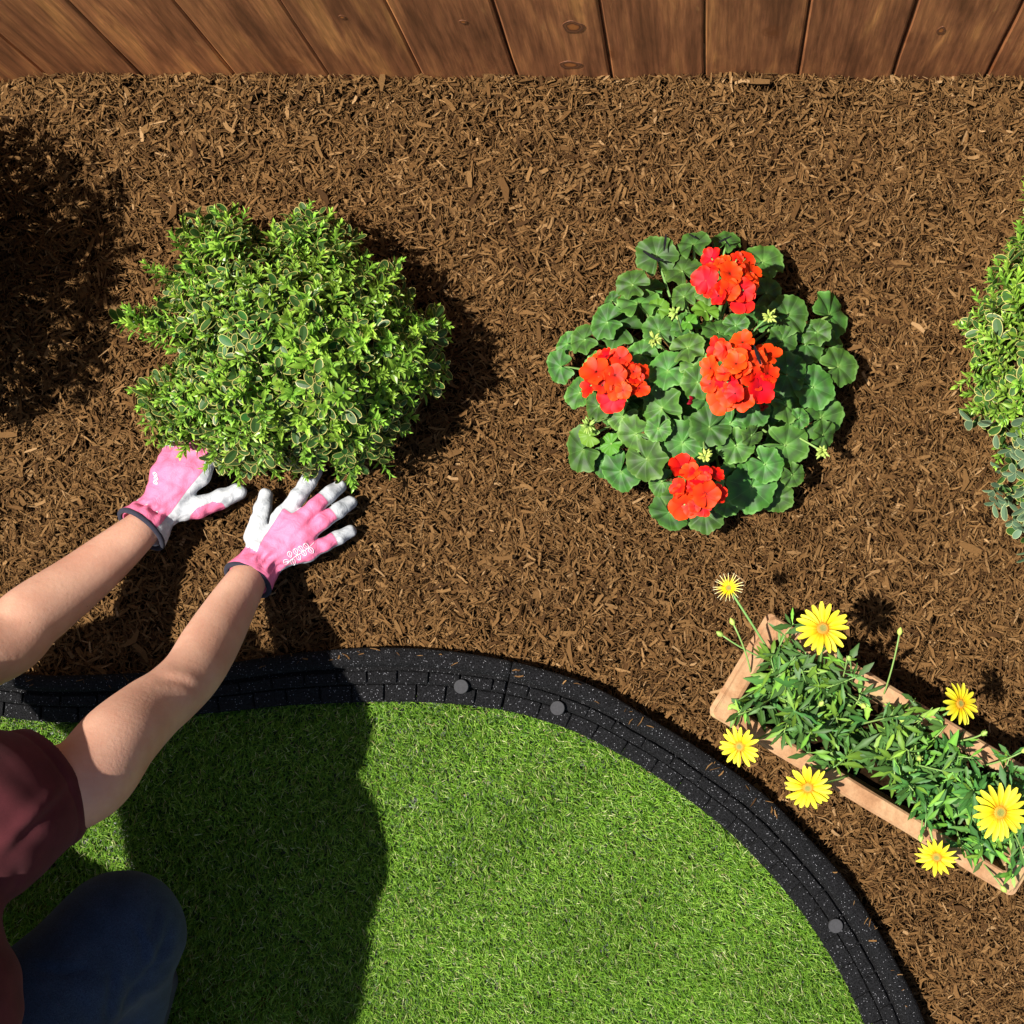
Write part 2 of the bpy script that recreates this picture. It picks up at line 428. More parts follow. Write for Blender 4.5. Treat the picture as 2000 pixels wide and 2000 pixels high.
def quill_col(n, l):
    rd = attr(n, 'rad'); r = ramp(n, [(0.3, lin(250, 220, 30)), (0.62, lin(246, 236, 130)), (1.0, lin(250, 250, 224))]); l.new(rd, r.inputs[0]); return r.outputs[0]
M_QUILL = leafy('quilled petals', quill_col, 0.5, 0.3, spec=0.25, var=0.05, hue=0.008)
M_DISC = leafy('flower disc', vcol, 0.7, 0.0, var=0.05)
M_DLEAF = leafy('daisy leaf', vcol, 0.5, 0.2, spec=0.28, var=0.3, hue=0.02)

def mat_far():
    m, n, l, b = nt('far bark mulch')
    g = n.new('ShaderNodeNewGeometry'); mp = n.new('ShaderNodeMapping'); l.new(g.outputs['Position'], mp.inputs[0])
    v = n.new('ShaderNodeTexVoronoi'); v.inputs['Scale'].default_value = 90; l.new(mp.outputs[0], v.inputs['Vector'])
    sx = n.new('ShaderNodeSeparateColor'); l.new(v.outputs['Color'], sx.inputs[0])
    r = ramp(n, [(0.0, (.03, .014, .004)), (0.4, (.094, .043, .012)), (0.75, (.14, .07, .022)), (1.0, (.20, .106, .038))]); l.new(sx.outputs[0], r.inputs[0])
    l.new(r.outputs[0], b.inputs['Base Color']); setin(b, Roughness=0.95); b.inputs['Specular IOR Level'].default_value = 0.05
    bump(n, l, sx.outputs[1], 1.0, 0.01, b)
    return m
M_FAR = mat_far()
# ================================================================== SETTING
big = tag(obj('ground', mesh('ground', [(-60, -60, -.03), (60, -60, -.03), (60, 60, -.03), (-60, 60, -.03)], [(0, 1, 2, 3)], mats=[M_FAR])), kind='structure')

# ---- edging outlines (photograph pixels on the ground plane)
OUT = [(-620, 1262), (-420, 1272), (-200, 1292), (0, 1312), (100, 1320), (250, 1316), (330, 1310), (450, 1295), (530, 1283), (597, 1275), (715, 1266), (827, 1268), (933, 1280), (1041, 1302), (1159, 1341), (1261, 1398), (1370, 1465), (1479, 1541), (1555, 1612), (1645, 1711), (1714, 1816), (1779, 1936), (1806, 2000), (1860, 2160), (1900, 2340), (1930, 2560)]
INN = [(-620, 1350), (-420, 1360), (-200, 1380), (0, 1399), (60, 1406), (125, 1412), (200, 1411), (370, 1397), (460, 1388), (560, 1378), (690, 1373), (808, 1371), (933, 1380), (1010, 1392), (1080, 1414), (1189, 1461), (1283, 1516), (1363, 1577), (1442, 1642), (1515, 1719), (1587, 1813), (1645, 1907), (1687, 2000), (1735, 2160), (1780, 2340), (1810, 2560)]
oc = catmull(OUT, 10.0); ic = catmull(INN, 4.0)
tan = np.gradient(oc, axis=0); tan /= np.linalg.norm(tan, axis=1)[:, None]
nor = np.stack([-tan[:, 1], tan[:, 0]], 1)            # image y grows downwards: this points to the lawn
wid = np.array([np.min(np.hypot(*(ic - p).T)) for p in oc])
wid = np.convolve(np.pad(wid, 8, 'edge'), np.ones(17) / 17, 'valid')
arc = np.concatenate([[0], np.cumsum(np.hypot(*np.diff(oc, axis=0).T))])
def edge_pt(s, u, z):
    """point at arc s (px), fraction u across the strip from bed (0) to lawn (1)"""
    x = np.interp(s, arc, oc[:, 0]); y = np.interp(s, arc, oc[:, 1])
    nx = np.interp(s, arc, nor[:, 0]); ny = np.interp(s, arc, nor[:, 1]); w = np.interp(s, arc, wid)
    return P(x + nx * w * u, y + ny * w * u, z)
lawn_poly = list(map(tuple, oc + nor * (wid * 0.92)[:, None])) + [(-620, 2560)]
lawn_poly = [p for p in lawn_poly]
bed_cut = list(map(tuple, oc + nor * 5)) + [(-620, 2560)]

# ---- lawn
XL, XR, YT, YB = -330, 2330, 140, 2330
lb = [P(x, y, -.016) for x, y in lawn_poly[::4]]
lawn = tag(obj('lawn', mesh('lawn', lb, [tuple(range(len(lb)))[::-1]], mats=[M_TURF], smooth=False)), kind='structure')

def make_grass(n, seed):
    g = np.random.default_rng(seed)
    px = g.uniform(XL, 1860, n * 2); py = g.uniform(1340, YB, n * 2)
    k = inside(px, py, lawn_poly); px = px[k][:n]; py = py[k][:n]; n = len(px)
    base = Pn(px, py, np.full(n, -.015))
    patch = np.sin(px * .011 + 1.3 * np.sin(py * .008)) * np.cos(py * .013 + px * .004)
    ang = np.radians(-52) + patch * .45 + g.normal(0, .95, n)
    tilt = np.clip(g.normal(.74, .30, n), .05, 1.35)
    L = g.uniform(.013, .026, n); w = g.uniform(.0005, .00085, n)
    d = np.stack([np.cos(ang), np.sin(ang)], 1)
    side = np.stack([-d[:, 1], d[:, 0]], 1)
    roll = g.normal(0, .5, n)
    def st(f, bendf):
        t = tilt * bendf
        r = L * f
        h = r * np.cos(t); o = r * np.sin(t)
        return np.concatenate([base[:, :2] + d * o[:, None], (base[:, 2] + h)[:, None]], 1)
    sv = np.concatenate([side * np.cos(roll)[:, None], np.sin(roll)[:, None]], 1) * w[:, None]
    m = st(.55, .75); t = st(1.0, 1.1)
    V = np.stack([base - sv, base + sv, m + sv * .9, m - sv * .9, t], 1)
    pal = np.array([[.124, .262, .022], [.184, .340, .034], [.075, .180, .016], [.28, .42, .075], [.040, .102, .012], [.50, .53, .25], [.34, .28, .13]])
    ci = g.choice(7, n, p=[.29, .28, .18, .12, .08, .035, .015])
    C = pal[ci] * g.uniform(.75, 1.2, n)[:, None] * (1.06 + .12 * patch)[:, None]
    Cv = np.repeat(C[:, None, :], 5, 1); Cv[:, :2] *= .28; Cv[:, 4] *= 1.25  # shade painted into the blade colour: roots darkened, tips brightened
    b = np.arange(n) * 5
    Q = np.stack([b, b + 1, b + 2, b + 3], 1); T = np.stack([b + 3, b + 2, b + 4], 1)
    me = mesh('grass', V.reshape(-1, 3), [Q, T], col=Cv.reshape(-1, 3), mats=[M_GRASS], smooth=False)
    return tag(obj('grass', me), 'short green turf inside the curved black edging', 'grass', kind='stuff')
make_grass(215000, 3)

# ---- mulch
def bed_z(px, py):
    z = .004 * np.sin(px * .013 + 2 * np.sin(py * .006)) + .004 * np.cos(py * .017 + px * .007) + .003 * np.sin(px * .041 + py * .033)
    e = poly_dist(px, py, OUT, False)
    z = z - .016 * np.exp(-(e / 26) ** 2) * np.clip((px - 900) / 400, 0, 1)
    z = z + .014 * np.exp(-(e / 60) ** 2) * np.clip((800 - px) / 300, 0, 1) * .3
    f = py - 153                                             # heaped up against the fence
    z = z + .018 * np.exp(-((px - 190) / 110) ** 2 - (f / 70) ** 2) + .006 * np.exp(-(f / 40) ** 2) - .02 * np.exp(-((px + 20) / 70) ** 2 - (f / 90) ** 2)
    return z

gx = np.linspace(XL - 40, XR + 40, 110); gy = np.linspace(138, YB + 40, 92)
GX, GY = np.meshgrid(gx, gy); Z = bed_z(GX, GY) - .016
bv = Pn(GX.ravel(), GY.ravel(), 0 * GX.ravel()); bv[:, 2] = Z.ravel()
idx = np.arange(GX.size).reshape(GX.shape)
Q = np.stack([idx[:-1, :-1], idx[1:, :-1], idx[1:, 1:], idx[:-1, 1:]], -1).reshape(-1, 4)
cx_, cy_ = GX.ravel()[Q].mean(1), GY.ravel()[Q].mean(1)
keep = ~inside(cx_, cy_, [(x + 4, y + 30) for x, y in bed_cut])
bed = tag(obj('mulch_bed', mesh('mulch_bed', bv, [Q[keep]], mats=[M_DIRT])), kind='structure')

CHIP_PAL = np.array([[.124, .063, .021], [.093, .045, .014], [.155, .082, .029], [.050, .023, .007], [.196, .109, .043], [.26, .155, .070]])
CHIP_P = [.31, .27, .18, .17, .055, .015]
def chips(n, seed, lmin, lmax, wmin, wmax, zlift, tips=(.15, .75), pitch_=.22):
    """n splinters of shredded bark, three stations with a keel below"""
    g = np.random.default_rng(seed)
    px = g.uniform(XL, XR, n * 2); py = g.uniform(150, YB, n * 2)
    k = ~inside(px, py, bed_cut) & ~((px > 1420) & (py > 1240) & inside(px, py, PLANT_CUT)); px = px[k][:n]; py = py[k][:n]; n = len(px)
    z = bed_z(px, py) + g.uniform(-.009, .005, n) + zlift
    c = Pn(px, py, 0 * px); c[:, 2] = z
    a = g.uniform(0, 2 * PI, n); pt = np.clip(g.normal(0, pitch_, n), -.6, .6); rl = g.normal(0, pitch_ * 1.5, n)
    d = np.stack([np.cos(a) * np.cos(pt), np.sin(a) * np.cos(pt), np.sin(pt)], 1)
    s0 = np.stack([-np.sin(a), np.cos(a), 0 * a], 1); u0 = np.cross(d, s0)
    s = s0 * np.cos(rl)[:, None] + u0 * np.sin(rl)[:, None]; u = np.cross(d, s)
    L = np.exp(g.uniform(np.log(lmin), np.log(lmax), n)) / 2; w = g.uniform(wmin, wmax, n) / 2 * np.clip(L / .012, .6, 1.5); th = g.uniform(.0008, .0020, n)
    bend = g.normal(0, .10, n) * L
    V = np.zeros((n, 9, 3))
    for i, f in enumerate((-1, .0, 1)):
        ww = w * (g.uniform(.75, 1.1, n) if i == 1 else g.uniform(*tips, n))
        skew = g.normal(0, .3, n) * w
        q = c + d * (L * f)[:, None] + s * (skew + (bend if i == 1 else 0))[:, None] + u * (bend * .7 * (1 if i == 1 else 0))[:, None]
        V[:, i * 3 + 0] = q - s * ww[:, None] + u * (g.normal(0, .25, n) * th)[:, None]
        V[:, i * 3 + 1] = q + s * ww[:, None] + u * (g.normal(0, .25, n) * th)[:, None]
        V[:, i * 3 + 2] = q - u * th[:, None]
    ci = g.choice(6, n, p=CHIP_P)
    C = CHIP_PAL[ci] * g.uniform(.8, 1.2, n)[:, None]
    return c, V, C
def chip_faces(n):
    b = np.arange(n)[:, None] * 9
    q = []
    for i in (0, 3):
        q += [[i, i + 1, i + 4, i + 3], [i + 1, i + 2, i + 5, i + 4], [i + 2, i, i + 3, i + 5]]
    Q = (b[:, :, None] + np.array(q)[None]).reshape(-1, 4)
    T = (b[:, :, None] + np.array([[0, 2, 1], [6, 7, 8]])[None]).reshape(-1, 3)
    return [Q, T]

# planter outline (top rim, photograph pixels at rim height)
RIMZ = .125
PA, PB, PC, PD = (1499, 1193), (1384, 1395), (1985, 1757), (2100, 1555)
def shrink(z):
    k = (1 - RIMZ / H) / (1 - z / H)
    return [(NX + (x - NX) * k, NY + (y - NY) * k) for x, y in (PA, PB, PC, PD)]
_g = shrink(0.0); _cx = sum(p[0] for p in _g) / 4; _cy = sum(p[1] for p in _g) / 4
PLANT_CUT = [(_cx + (x - _cx) * .86, _cy + (y - _cy) * .80) for x, y in _g]

ca, Va, Ca = chips(62000, 11, .006, .028, .0016, .0046, 0, (.15, .75), .17)
cb, Vb, Cb = chips(24000, 13, .009, .024, .0032, .0078, -.0005, (.45, 1.0), .10)
V1 = np.concatenate([Va, Vb]); c1 = np.concatenate([ca, cb]); C1 = np.concatenate([Ca, Cb])
qx, qy = to_px(c1 * np.array([1, 1, 0])); e_ = poly_dist(qx, qy, OUT, False)      # a few crumbs lie on the edging rim
for i_ in rng.permutation(np.where((e_ < 9) & (qx > 0) & (qx < 1800))[0])[:70]:
    k_ = np.argmin(np.hypot(oc[:, 0] - qx[i_], oc[:, 1] - qy[i_])); mv = nor[k_] * rng.uniform(6, 22) * S
    V1[i_] = c1[i_] + (V1[i_] - c1[i_]) * .62; V1[i_, :, 0] += mv[0]; V1[i_, :, 1] -= mv[1]; V1[i_, :, 2] += .0365 - c1[i_, 2]
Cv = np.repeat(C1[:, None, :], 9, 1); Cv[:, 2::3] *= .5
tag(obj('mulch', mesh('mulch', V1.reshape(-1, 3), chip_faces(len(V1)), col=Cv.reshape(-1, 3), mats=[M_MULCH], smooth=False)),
    'shredded brown bark mulch spread over the planting bed', 'mulch', kind='stuff')
cs_, Vs, Cs = chips(95000, 17, .006, .022, .0010, .0024, .001, (.2, .8), .16)      # fine matted shreds: flat ribbons
Vs = Vs[:, [0, 1, 3, 4, 6, 7]]; b_ = np.arange(len(Vs)) * 6
Qs = np.concatenate([np.stack([b_, b_ + 1, b_ + 3, b_ + 2], 1), np.stack([b_ + 2, b_ + 3, b_ + 5, b_ + 4], 1)])
tag(obj('mulch_fibre', mesh('mulch_fibre', Vs.reshape(-1, 3), Qs, col=np.repeat(Cs[:, None, :] * .95, 6, 1).reshape(-1, 3), mats=[M_MULCH], smooth=False)),
    'fine brown bark fibres matted between the larger mulch chips', 'mulch', kind='stuff')
c2, V2, C2 = chips(300, 12, .022, .038, .0045, .0085, .004, (.3, .9), .12)
C2 = CHIP_PAL[rng.choice(4, len(V2), p=[.4, .25, .25, .1])] * rng.uniform(.85, 1.1, len(V2))[:, None]
fc = chip_faces(1)
for i in range(len(V2)):
    cc = np.repeat(C2[i][None] * 1.0, 9, 0)
    me = mesh('bark_chip', V2[i] - c2[i], fc, col=cc, mats=[M_MULCH], smooth=False)
    obj('bark_chip', me, bed, loc=c2[i])

# ---- fence
fence = thing('fence', 'brown stained wooden board fence along the mulch bed', 'fence', P(1000, 153, 0))
FY = (NY - 150) * S
pitch = 183 * S
def board_mesh(w, h, t, seed):
    g = random.Random(seed); v = []; f = []
    nz = 14
    for k in range(nz + 1):
        z = h * k / nz; j = lambda a: g.uniform(-a, a)
        wl, wr = -w / 2 + j(.0008), w / 2 + j(.0008)
        v += [(wl, t, z), (wl, .0025, z), (wl + .003, 0, z), (wr - .003, 0, z), (wr, .0025, z), (wr, t, z)]
    for k in range(nz):
        for i in range(6):
            a = k * 6 + i; b2 = k * 6 + (i + 1) % 6
            f.append((a, b2, b2 + 6, a + 6))
    f.append(tuple(range(6))[::-1]); f.append(tuple(nz * 6 + i for i in range(6)))
    return mesh('board', v, f, mats=[M_WOOD], smooth=False)
for k in range(-16, 12):
    x = k * pitch + pitch / 2
    gap = R.uniform(.0022, .0042) if k > -4 else R.uniform(.0, .002)
    me = board_mesh(pitch - gap, 1.75 + R.uniform(-.01, .01), .018, k)
    dy = R.uniform(-.0007, .0007)
    obj('board', me, fence, loc=Vector((x + R.uniform(-.0008, .0008), FY + dy, -.05)) - fence.location,
        quat=Quaternion((0, 1, 0), R.uniform(-.002, .002)) @ Quaternion((0, 0, 1), R.uniform(-.006, .006)))
def mat_knot():
    m, n, l, b = nt('wood knot')
    a = attr(n, 'rad'); t = n.new('ShaderNodeTexCoord'); z_ = noise(n, l, 90, 3, .6, t.outputs['Object'])
    ad = n.new('ShaderNodeMath'); ad.operation = 'MULTIPLY_ADD'; ad.inputs[1].default_value = .35; l.new(z_.outputs[0], ad.inputs[0]); l.new(a, ad.inputs[2])
    r = ramp(n, [(0.0, lin(92, 50, 24)), (0.3, lin(190, 118, 56)), (0.62, lin(176, 104, 50)), (0.8, lin(78, 44, 26)), (0.92, lin(150, 96, 58)), (1.0, lin(112, 70, 44))]); l.new(ad.outputs[0], r.inputs[0])
    l.new(r.outputs[0], b.inputs['Base Color']); setin(b, Roughness=.6); return m
M_KNOT = mat_knot()
boards = {round((o.location.x + fence.location.x) / pitch - .5): o for o in fence.children}
for kx, ky, ra, rb in [(1120, 52, .0150, .0190), (1114, 126, .0165, .0130), (905, 42, .0055, .006), (668, 34, .0045, .006), (1838, 60, .006, .012)]:
    kz = H * (1 - FY / (S * (NY - ky))); wx = (kx - NX) * S * (1 - kz / H); bo = boards[math.floor(wx / pitch)]
    V_ = []; rd_ = []; n_ = 22
    for i_, (fr, dy_) in enumerate(((0, -.0002), (.35, -.0002), (.7, -.0002), (1, -.0002), (1.01, .001))):
        for q_ in range(n_):
            a_ = 2 * PI * q_ / n_; wob_ = 1 + .07 * math.sin(3 * a_ + kx) + .05 * math.sin(5 * a_)
            V_.append((ra * fr * wob_ * math.cos(a_), dy_ - .0004, rb * fr * wob_ * math.sin(a_))); rd_.append(min(1, fr))
    F_ = [(i_ * n_ + q_, i_ * n_ + (q_ + 1) % n_, (i_ + 1) * n_ + (q_ + 1) % n_, (i_ + 1) * n_ + q_) for i_ in range(4) for q_ in range(n_)]
    obj('knot', mesh('knot', V_, F_, mats=[M_KNOT], attrs={'rad': rd_}, smooth=False), bo, loc=Vector((wx - (bo.location.x + fence.location.x), 0, kz + .05)))
for z in (.45, 1.45):
    m = MB(); x0, x1 = -16 * pitch, 12 * pitch
    v = [(x, y, zz) for x in (x0, x1) for y in (FY + .024, FY + .062) for zz in (z, z + .09)]
    m.add(v, [(0, 1, 3, 2), (4, 6, 7, 5), (0, 4, 5, 1), (2, 3, 7, 6), (1, 5, 7, 3), (0, 2, 6, 4)])
    o = obj('rail', m.mesh('rail', [M_WOOD], smooth=False), fence, loc=-fence.location)

# ---- rubber edging
def edging(label, s0, s1, capspx):
    mid = edge_pt((s0 + s1) / 2, .5, 0)
    root = thing('garden_edging', label, 'edging', mid, 'pieces of black rubber edging')
    prof = [(-.01, -.03), (-.01, .022), (.0, .028), (.04, .0325), (.14, .0345), (.26, .0335), (.315, .030), (.34, .024), (.355, .012), (.42, .0165), (.655, .015), (.665, .004), (1.0, .0015), (1.0, -.03)]
    ss = np.arange(s0, s1 + 1e-6, (s1 - s0) / max(2, round((s1 - s0) / 9)))
    V = np.array([edge_pt(s, u, z) for s in ss for u, z in prof]) - np.array(mid)
    n = len(prof); F = []
    for i in range(len(ss) - 1):
        for k in range(n - 1):
            a = i * n + k; F.append((a, a + n, a + n + 1, a + 1))
    F.append(tuple(range(n))); F.append(tuple((len(ss) - 1) * n + k for k in range(n))[::-1])
    obj('base_strip', mesh('base_strip', V, F, mats=[M_RUBBER]), root)
    def row(u0, u1, z0, z1, bot, phase):
        edges = [s0 + .5]
        q = s0 - phase
        while q < s1:
            q += R.uniform(62, 70)
            if s0 + 14 < q < s1 - 14: edges.append(q)
        edges.append(s1 - .5)
        for a, b in zip(edges[:-1], edges[1:]):
            a += 1.2; b -= 1.2
            m_ = 5; cu = .02
            rows = [(u0, bot), (u0, z0 - .0025), (u0 + cu, z0), (u1 - cu, z1), (u1, z1 - .003), (u1, bot)]
            sts = [a, a + 2.2] + list(np.linspace(a + 2.2, b - 2.2, m_)[1:-1]) + [b - 2.2, b]
            V = []
            for j, s in enumerate(sts):
                e = j in (0, len(sts) - 1)
                for u, z in rows:
                    zz = z - (.003 if e and z > bot else 0)
                    V.append(edge_pt(s, u + R.uniform(-.004, .004), zz + R.uniform(-.0004, .0004)) - mid)
            k = len(rows); F = []
            for j in range(len(sts) - 1):
                for i in range(k - 1):
                    q0 = j * k + i; F.append((q0, q0 + k, q0 + k + 1, q0 + 1))
            F.append(tuple(range(k))); F.append(tuple((len(sts) - 1) * k + i for i in range(k))[::-1])
            obj('brick', mesh('brick', V, F, mats=[M_RUBBER], smooth=False), root)
    row(.425, .645, .0225, .020, .004, 20); row(.672, .985, .0125, .006, -.02, 52)
    for (x, y) in capspx:
        m = MB(); p = P(x, y, .026); r = .0108
        prof2 = [(r * .9, -.012), (r, -.002), (r, .0022), (r * .95, .0029), (r * .3, .0030)]
        v = []; f = []
        for rr, z in prof2:
            for k in range(20): v.append((rr * math.cos(k * PI / 10), rr * math.sin(k * PI / 10), z))
        for i in range(len(prof2) - 1):
            for k in range(20): f.append((i * 20 + k, i * 20 + (k + 1) % 20, (i + 1) * 20 + (k + 1) % 20, (i + 1) * 20 + k))
        f.append(tuple(80 + k for k in range(20)))
        m.add(v, f)
        obj('stake_head', m.mesh('stake_head', [M_CAP], smooth=False), root, loc=p - mid)
def arc_at(px, py): 
    i = np.argmin(np.hypot(oc[:, 0] - px, oc[:, 1] - py)); return arc[i]
sj = arc_at(1000, 1294); sk = arc_at(-60, 1306)
edging('black rubber edging strip beside the bare arm with one stake head', sk + 1, sj - 1, [(901, 1341)])
edging('black rubber edging strip curving past the terracotta planter with two stake heads', sj + 1, arc[-1] - 5, [(1089, 1383), (1632, 1808)])

# ================================================================== BOX SHRUBS
def leaf_simple(L, W, fold=.25, curl=.15, c0=(1, 1, 1), c1=(1, 1, 1)):
    """small leaf along +X, normal +Z: 7 verts, folded at the midrib"""
    v = [(0, 0, 0), (.32 * L, W * .46, fold * W * .4), (.32 * L, 0, 0), (.32 * L, -W * .46, fold * W * .4),
         (.68 * L, W * .36, fold * W * .4 - curl * L * .4), (.68 * L, 0, -curl * L * .4), (.68 * L, -W * .36, fold * W * .4 - curl * L * .4), (L, 0, -curl * L)]
    f = [(0, 2, 1), (0, 3, 2), (1, 2, 5, 4), (2, 3, 6, 5), (4, 5, 7), (5, 6, 7)]
    c = [c0] * 1 + [c0] * 3 + [c1] * 3 + [c1]
    return v, f, c

def xf(v, M):
    return [M @ Vector(p) for p in v]

def shoot_mesh(seed):
    g = random.Random(seed); m = MB()
    Ls = g.uniform(.024, .036)
    m.tube([(0, 0, -.012), (0, 0, Ls * .5), (g.uniform(-.002, .002), g.uniform(-.002, .002), Ls)], [.0009, .0007, .0004], 4, 0, (.16, .26, .05))
    n = g.randint(6, 8); roll = g.uniform(0, PI)
    for i in range(n):
        f = i / (n - 1)
        z = Ls * (.05 + .95 * f); ll = (.0200 - .0095 * f) * g.uniform(.85, 1.2); ww = ll * g.uniform(.38, .48)
        el = math.radians(12 + 52 * f)
        tone = .75 + .5 * f
        c0 = tuple(x * tone for x in (.165, .33, .032)); c1 = tuple(x * tone for x in (.28, .47, .055))
        for s in range(2):
            az = roll + i * PI / 2 + s * PI + g.uniform(-.3, .3)
            v, fc, c = leaf_simple(ll, ww, g.uniform(.2, .7), g.uniform(-.05, .2), c0, c1)
            M = Matrix.Translation((0, 0, z)) @ Matrix.Rotation(az, 4, 'Z') @ Matrix.Rotation(-el + g.uniform(-.2, .2), 4, 'Y') @ Matrix.Rotation(g.uniform(-.3, .3), 4, 'X')
            m.add(xf(v, M), fc, 0, c)
    for k in range(3):
        v, fc, c = leaf_simple(.006, .0022, .6, 0, (.34, .52, .08), (.38, .56, .10))
        M = Matrix.Translation((0, 0, Ls)) @ Matrix.Rotation(k * 2.1 + roll, 4, 'Z') @ Matrix.Rotation(-1.25, 4, 'Y')
        m.add(xf(v, M), fc, 0, c)
    return m.mesh('shoot', [M_SHOOT], smooth=False, col=True)
SHOOTS = [shoot_mesh(i) for i in range(12)]

def oldleaf_geo(L, W, fold, curl, rimw):
    v = []; n = 6
    prof = [0, .52, .86, 1.0, .92, .62]; xs = [0, .14, .32, .52, .74, .91]
    # outer loop left, tip, right ; inner loop the same
    out = [(x * L, p * W / 2) for x, p in zip(xs, prof)][1:] + [(L, 0)] + [(x * L, -p * W / 2) for x, p in zip(xs, prof)][:0:-1] + [(0, 0)]
    cx = L * .5
    def zz(x, y): return fold * abs(y) - curl * (x / L) ** 2 * L
    inn = [(cx + (x - cx) * (1 - rimw * .75), y * (1 - rimw * 1.6)) for x, y in out]
    v = [(x, y, zz(x, y)) for x, y in out] + [(x, y, zz(x, y)) for x, y in inn]
    k = len(out); F = []; M = []
    for i in range(k):
        j = (i + 1) % k; F.append((i, k + i, k + j, j)); M.append(1)
    # inside: strips across the midrib
    half = k // 2
    mid = []
    for i in range(half - 1):
        x = (inn[i][0]); v.append((x, 0, zz(x, 0))); mid.append(len(v) - 1)
    base, tip = k + k - 1, k + half - 1
    chain = [base] + mid + [tip]
    left = [base] + [k + i for i in range(half - 1)] + [tip]
    right = [base] + [k + (k - 2 - i) for i in range(half - 1)] + [tip]
    for a, flip in ((left, 0), (right, 1)):
        for i in range(len(chain) - 1):
            q = [chain[i], chain[i + 1], a[i + 1], a[i]]
            q2 = []
            for t in q:
                if t not in q2: q2.append(t)
            if len(q2) >= 3: F.append(tuple(q2 if not flip else q2[::-1])); M.append(0)
    return v, F, M
def oldleaf_mesh(seed):
    g = random.Random(seed); m = MB()
    L = g.uniform(.0145, .0215)
    v, F, M = oldleaf_geo(L, L * g.uniform(.46, .58), g.uniform(.1, .4), g.uniform(-.1, .25), g.uniform(.06, .095))
    for f, mi in zip(F, M): pass
    m.add(v, [], 0); m.f = F; m.m = M
    return m.mesh('leaf', [M_OLD, M_CREAM], smooth=True)
OLD = [oldleaf_mesh(i) for i in range(10)]
OLDG = []
for _m in OLD:
    _c = _m.copy(); _c.materials[0] = M_GLAUC; _c.materials[1] = M_GMARG; OLDG.append(_c)

BUSH = [(950, 80), (1060, 90), (1230, 120), (1250, 190), (1360, 220), (1390, 330), (1450, 390), (1530, 370), (1590, 420), (1600, 520), (1660, 560), (1670, 640), (1740, 640), (1820, 700), (1790, 830), (1820, 920), (1855, 1040), (1760, 1090), (1650, 1190), (1600, 1290), (1560, 1350), (1490, 1510), (1400, 1460), (1350, 1580), (1260, 1590), (1200, 1500), (1050, 1580), (960, 1490), (860, 1530), (650, 1560), (570, 1500), (490, 1390), (330, 1430), (270, 1330), (240, 1280), (190, 1210), (150, 1100), (180, 1030), (330, 940), (390, 880), (250, 850), (160, 790), (55, 750), (65, 640), (220, 630), (310, 570), (240, 480), (220, 420), (360, 420), (430, 390), (350, 300), (390, 180), (460, 130), (600, 110), (720, 110), (790, 180), (840, 240), (930, 210)]
BUSH = [(200 + x / 2.683, 360 + y / 2.683) for x, y in BUSH]

def poisson(poly, spacing, seed, tries=9000, inset=0):
    g = np.random.default_rng(seed); poly = np.asarray(poly)
    lo, hi = poly.min(0), poly.max(0); pts = []
    c = g.uniform(lo, hi, (tries, 2)); c = c[inside(c[:, 0], c[:, 1], poly)]
    if inset: c = c[poly_dist(c[:, 0], c[:, 1], poly) > inset]
    for p in c:
        if all((p[0] - q[0]) ** 2 + (p[1] - q[1]) ** 2 > spacing ** 2 for q in pts): pts.append(p)
    return np.array(pts)

